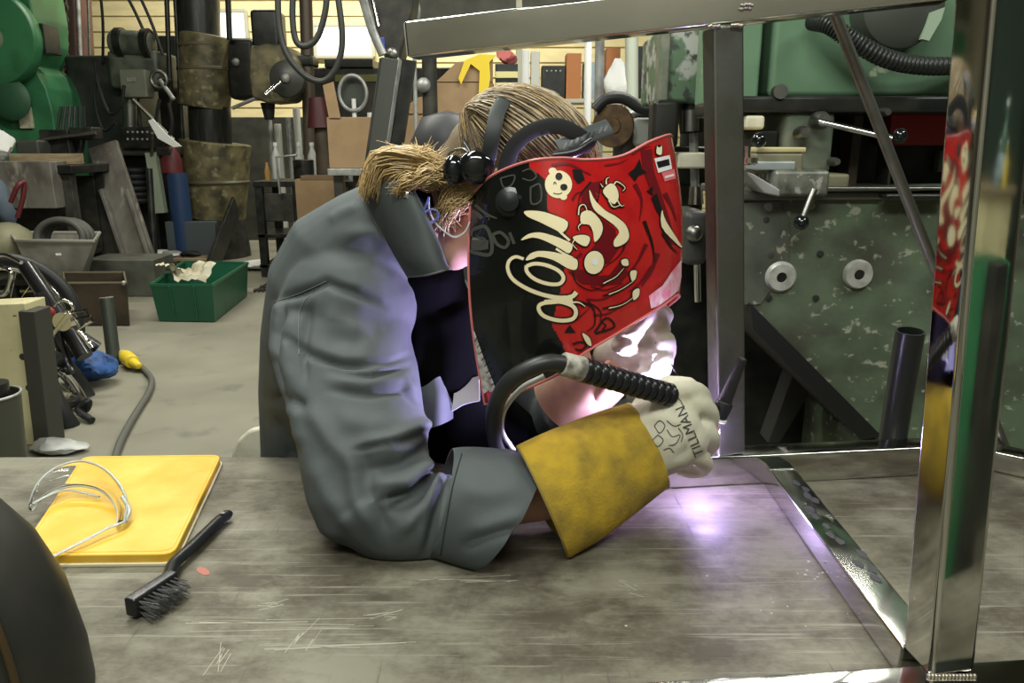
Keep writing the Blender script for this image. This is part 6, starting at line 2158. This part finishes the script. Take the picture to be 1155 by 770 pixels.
# apron left part (darker plate)
pxprism([(838, 228), (880, 226), (892, 250), (890, 300), (858, 344), (838, 344)], YL - .004, .01, .003).build('apron_plate', mat('apron', (.085, .095, .07), .5, 0, (.05, .055, .042), 8, c3=(.25, .24, .18), scale3=30, lo3=.6, hi3=.64), la)
lv = MB().tube([at(918, 214, YL - .08), at(913, 226, YL - .09), at(906, 244, YL - .1)], .009, 10).build('lever', steel_dull, la)
MB().ball(at(904, 251, YL - .1), rpx(8, YL), n=16).build('ball_knob', black_gloss, lv)
# carriage, tool post
carr = mat('carriage', (.19, .20, .16), .45, .4, (.08, .085, .07), 18, c3=(.42, .42, .37), scale3=30, lo3=.58, hi3=.64)
MB().pxbox(872, 192, 938, 222, YL - .08, .4, .012).build('carriage', carr, la)
pxprism([(838, 192), (850, 196), (880, 214), (880, 222), (862, 218)], YL - .09, .12, .004).build('slide_wedge', galv, la)
MB().pxbox(850, 172, 908, 196, YL - .02, .25, .01).build('cross_slide', mat('slide_tan', (.16, .15, .09), .5), la)
MB().pxbox(853, 166, 910, 172, YL - .02, .25, .004).build('slide_top', mat('slide_cream', (.46, .40, .20), .5), la)
MB().pxbox(852, 182, 898, 192, YL - .05, .1, .004).build('scale', mat('scale', (.38, .42, .42), .4, .5), la)
MB().pxbox(880, 124, 945, 198, YL + .12, .3, .02).build('gear_box', mat('gb', (.10, .13, .09), .5, 0, (.16, .16, .12), 12), la)
MB().pxbox(925, 196, 960, 214, YL + .05, .3, .01).build('gear_foot', MATS['slide_tan'], la)
for x, y, r in ((922, 136, 10), (902, 150, 8), (937, 182, 5), (993, 127, 5)):
    MB().lathe([(0, 0), (rpx(r, YL), 0), (rpx(r, YL), .03), (rpx(r * .7, YL), .05), (0, .05)], at(x, y, YL + .1), (0, -1, 0), 18).build('knob', steel_dull, la)
lv = MB().tube([at(924, 137, YL + .02), at(1006, 156, YL - .05)], .009, 10).build('lever', chrome, la)
MB().ball(at(1015, 153, YL - .05), rpx(8, YL), n=16).build('ball_knob', black_gloss, lv)
MB().lathe([(0, 0), (.02, 0), (.028, .006), (.028, .02), (0, .02)], at(843, 186, YL - .1), (0, 0, 1), 20).build('hand_dial', chrome, la)
MB().cyl(at(842, 182, YL - .09), at(842, 165, YL - .09), .012, 12).build('dial_post', chrome, la)
MB().ball(at(856, 158, YL - .05), rpx(8, YL), n=14).build('ball_knob', black_gloss, la)
MB().pxbox(840, 130, 864, 146, YL + .1, .1, .01).build('tool_box', paper, la)
MB().pxbox(836, 146, 880, 170, YL + .15, .15, .01).build('tool_post', oily, la)
# headstock and dark recess
MB().pxbox(836, 126, 1290, 216, YL + .5, .1, .01).build('back_guard', oily, la)
MB().pxbox(826, -80, 870, 112, YL + .15, .5, .01).build('head_end', mat('head_end_green', (.13, .23, .135), .42, 0, (.09, .16, .095), 3, c3=(.36, .38, .3), scale3=18, lo3=.58, hi3=.62), la)
MB().pxbox(866, -80, 1290, 110, YL + .165, .45, .02).build('headstock', mat('headstock_green', (.115, .205, .12), .4, 0, (.085, .15, .09), 3, c3=(.3, .34, .24), scale3=12, lo3=.66, hi3=.7), la)
MB().pxbox(826, 108, 1290, 127, YL + .1, .5, .01).build('head_rail', oily, la)
MB().lathe([(0, 0), (rpx(8, YL), 0), (rpx(8, YL), .03), (0, .03)], at(877, 104, YL + .12), (0, -1, 0), 18).build('plug', steel_dull, la)
MB().pxbox(1002, 123, 1290, 164, YL + .35, .12, .006).build('red_panel', red_paint, la)
MB().pxbox(1000, 164, 1010, 214, YL + .36, .1, .004).build('divider', dark_iron, la)
MB().pxbox(955, 130, 975, 212, YL + .38, .1, .004).build('divider', brown_dark, la)
MB().pxbox(1058, 170, 1074, 194, YL + .45, .04, .004).build('small_plate', greygreen, la)
pu = MB().lathe([(0, 0), (rpx(30, YL), 0), (rpx(44, YL), .02), (rpx(46, YL), .05), (rpx(46, YL), .1), (0, .1)], at(1024, 4, YL + .06), (0, 1, 0), 36).build('pulley', mat('pulley', (.05, .055, .045), .5), la)
pxprism([(1040, 44), (1050, 14), (1066, 8), (1062, 22), (1048, 46)], YL + .05, .02).build('pale_guard', mat('pale_green', (.28, .36, .26), .6), la)
pxprism([(985, 58), (1000, 58), (1024, 110), (1006, 110)], YL + .2, .02).build('belt_guard', oily, la)
hz = catmull([at(916, 24, YL + .12), at(935, 28, YL + .05), at(962, 46, YL + .02), at(1000, 66, YL + .02), at(1040, 74, YL + .05), at(1090, 74, YL + .1), at(1150, 70, YL + .15)], 26)
rr = [rpx(10 if i % 3 else 8, YL) for i in range(len(hz))]
MB().tube(hz, rr, 12).build('flexible_conduit', mat('conduit_black', (.02, .022, .02), .38), la)
# cabinet, bottles, bin and tube at the photographer's right hand, seen mirrored in the front post
pn = V((-0.10, 1, 0)).normalized() * -1
pf = fb + pn * 0.0255


def mirrored(px_, py_, dist):
    d = ray(px_, py_).normalized()
    t = (pf - CAM).dot(pn) / d.dot(pn)
    h = CAM + d * t
    return h + (d - pn * 2 * d.dot(pn)) * dist


ca_, cb_ = mirrored(1094, 212, 1.45), mirrored(1190, 212, 1.45)
sc_ = thing('side_cabinet', 'cream cabinet mirrored in the front post under the bottles', 'cabinet', V((ca_.x, ca_.y, 0)))
mid_ = (ca_ + cb_) / 2
MB().box((mid_.x, mid_.y - .2, ca_.z / 2), ((cb_ - ca_).length + .1, .35, ca_.z), .01).build('carcass', cream, sc_)
MB().box((mid_.x, mid_.y - .2, ca_.z + .01), ((cb_ - ca_).length + .14, .40, .02), .006).build('top', timber, sc_)
for px_, hh, m_, lb in ((1113, 150, mat('glass_blue', (.12, .2, .24), .15, coat=.5), 'slim blue bottle mirrored in the front post'), (1123, 103, mat('glass_green', (.05, .12, .08), .15, coat=.5), 'tall green bottle mirrored in the front post'), (1137, 150, yellow_b, 'yellow tube mirrored in the front post')):
    q = mirrored(px_, 206, 1.5)
    q.z = ca_.z + .02
    H = mirrored(px_, hh, 1.5).z - q.z
    bo_ = thing('bottle', lb, 'bottle', q)
    MB().lathe([(0, 0), (.026, 0), (.028, .01), (.028, H * .5), (.010, H * .68), (.010, H * .93), (0, H * .93)], q, (0, 0, 1), 18).build('body', m_, bo_)
    MB().lathe([(0, H * .93), (.012, H * .93), (.012, H), (0, H)], q, (0, 0, 1), 14).build('cap', white, bo_)
    if px_ < 1130:
        MB().lathe([(.0286, .03), (.0286, H * .36)], q, (0, 0, 1), 18).build('paper_label', mat('pale_blue', (.4, .5, .52), .6), bo_)
k0, k1 = mirrored(1085, 100, 2.1), mirrored(1215, 100, 2.1)
dmc = thing('dark_cabinet', 'tall dark green machine cabinet mirrored behind the bottles in the front post', 'cabinet', V(((k0.x + k1.x) / 2, (k0.y + k1.y) / 2, 0)))
MB().box(((k0.x + k1.x) / 2, (k0.y + k1.y) / 2 - .2, 1.3), (1.1, .3, 2.6), .02).build('carcass', mat('dark_green_cab', (.02, .032, .024), .5), dmc)
MB().box(((k0.x + k1.x) / 2, (k0.y + k1.y) / 2 - .04, 1.3), (.5, .02, 2.3), .006).build('door', mat('dark_green_door', (.03, .05, .038), .5), dmc)
gb_ = mirrored(1104, 288, 1.0)
single('waste_bin', MB().lathe([(0, 0), (.10, 0), (.125, gb_.z), (.118, gb_.z), (.1, .02), (0, .02)], V((gb_.x, gb_.y, 0)), (0, 0, 1), 26), green_press, 'tall green bin mirrored in the front post', 'bin')
sq = mirrored(1140, 292, .80)
me = with_mods(MB().loft([[V((sq.x + a * .035, sq.y + b * .035, z)) for a, b in ((-1, -1), (1, -1), (1, 1), (-1, 1))] for z in (0, sq.z)]).mesh('t'), [])
tag(link('square_tube', me, dark_iron, None, 30), 'dark square tube upright beside the green bin, mirrored in the front post', 'tube')
# pipe standing on the table behind the bottom rail
bp_ = thing('pipe_offcut', 'black pipe offcut standing upright behind the bottom rail of the frame', 'pipe', on(1003, 519, TZ))
pa_, pb2 = on(1003, 519, TZ + .001), at(1027, 373, 1.335)
me = with_mods(MB().tube([pa_, pb2], .0245, 28, cap=False).mesh('p'), [('SOLIDIFY', {'thickness': .003})])
link('pipe', me, mat('pipe_black', (.012, .014, .013), .3), bp_, 60)
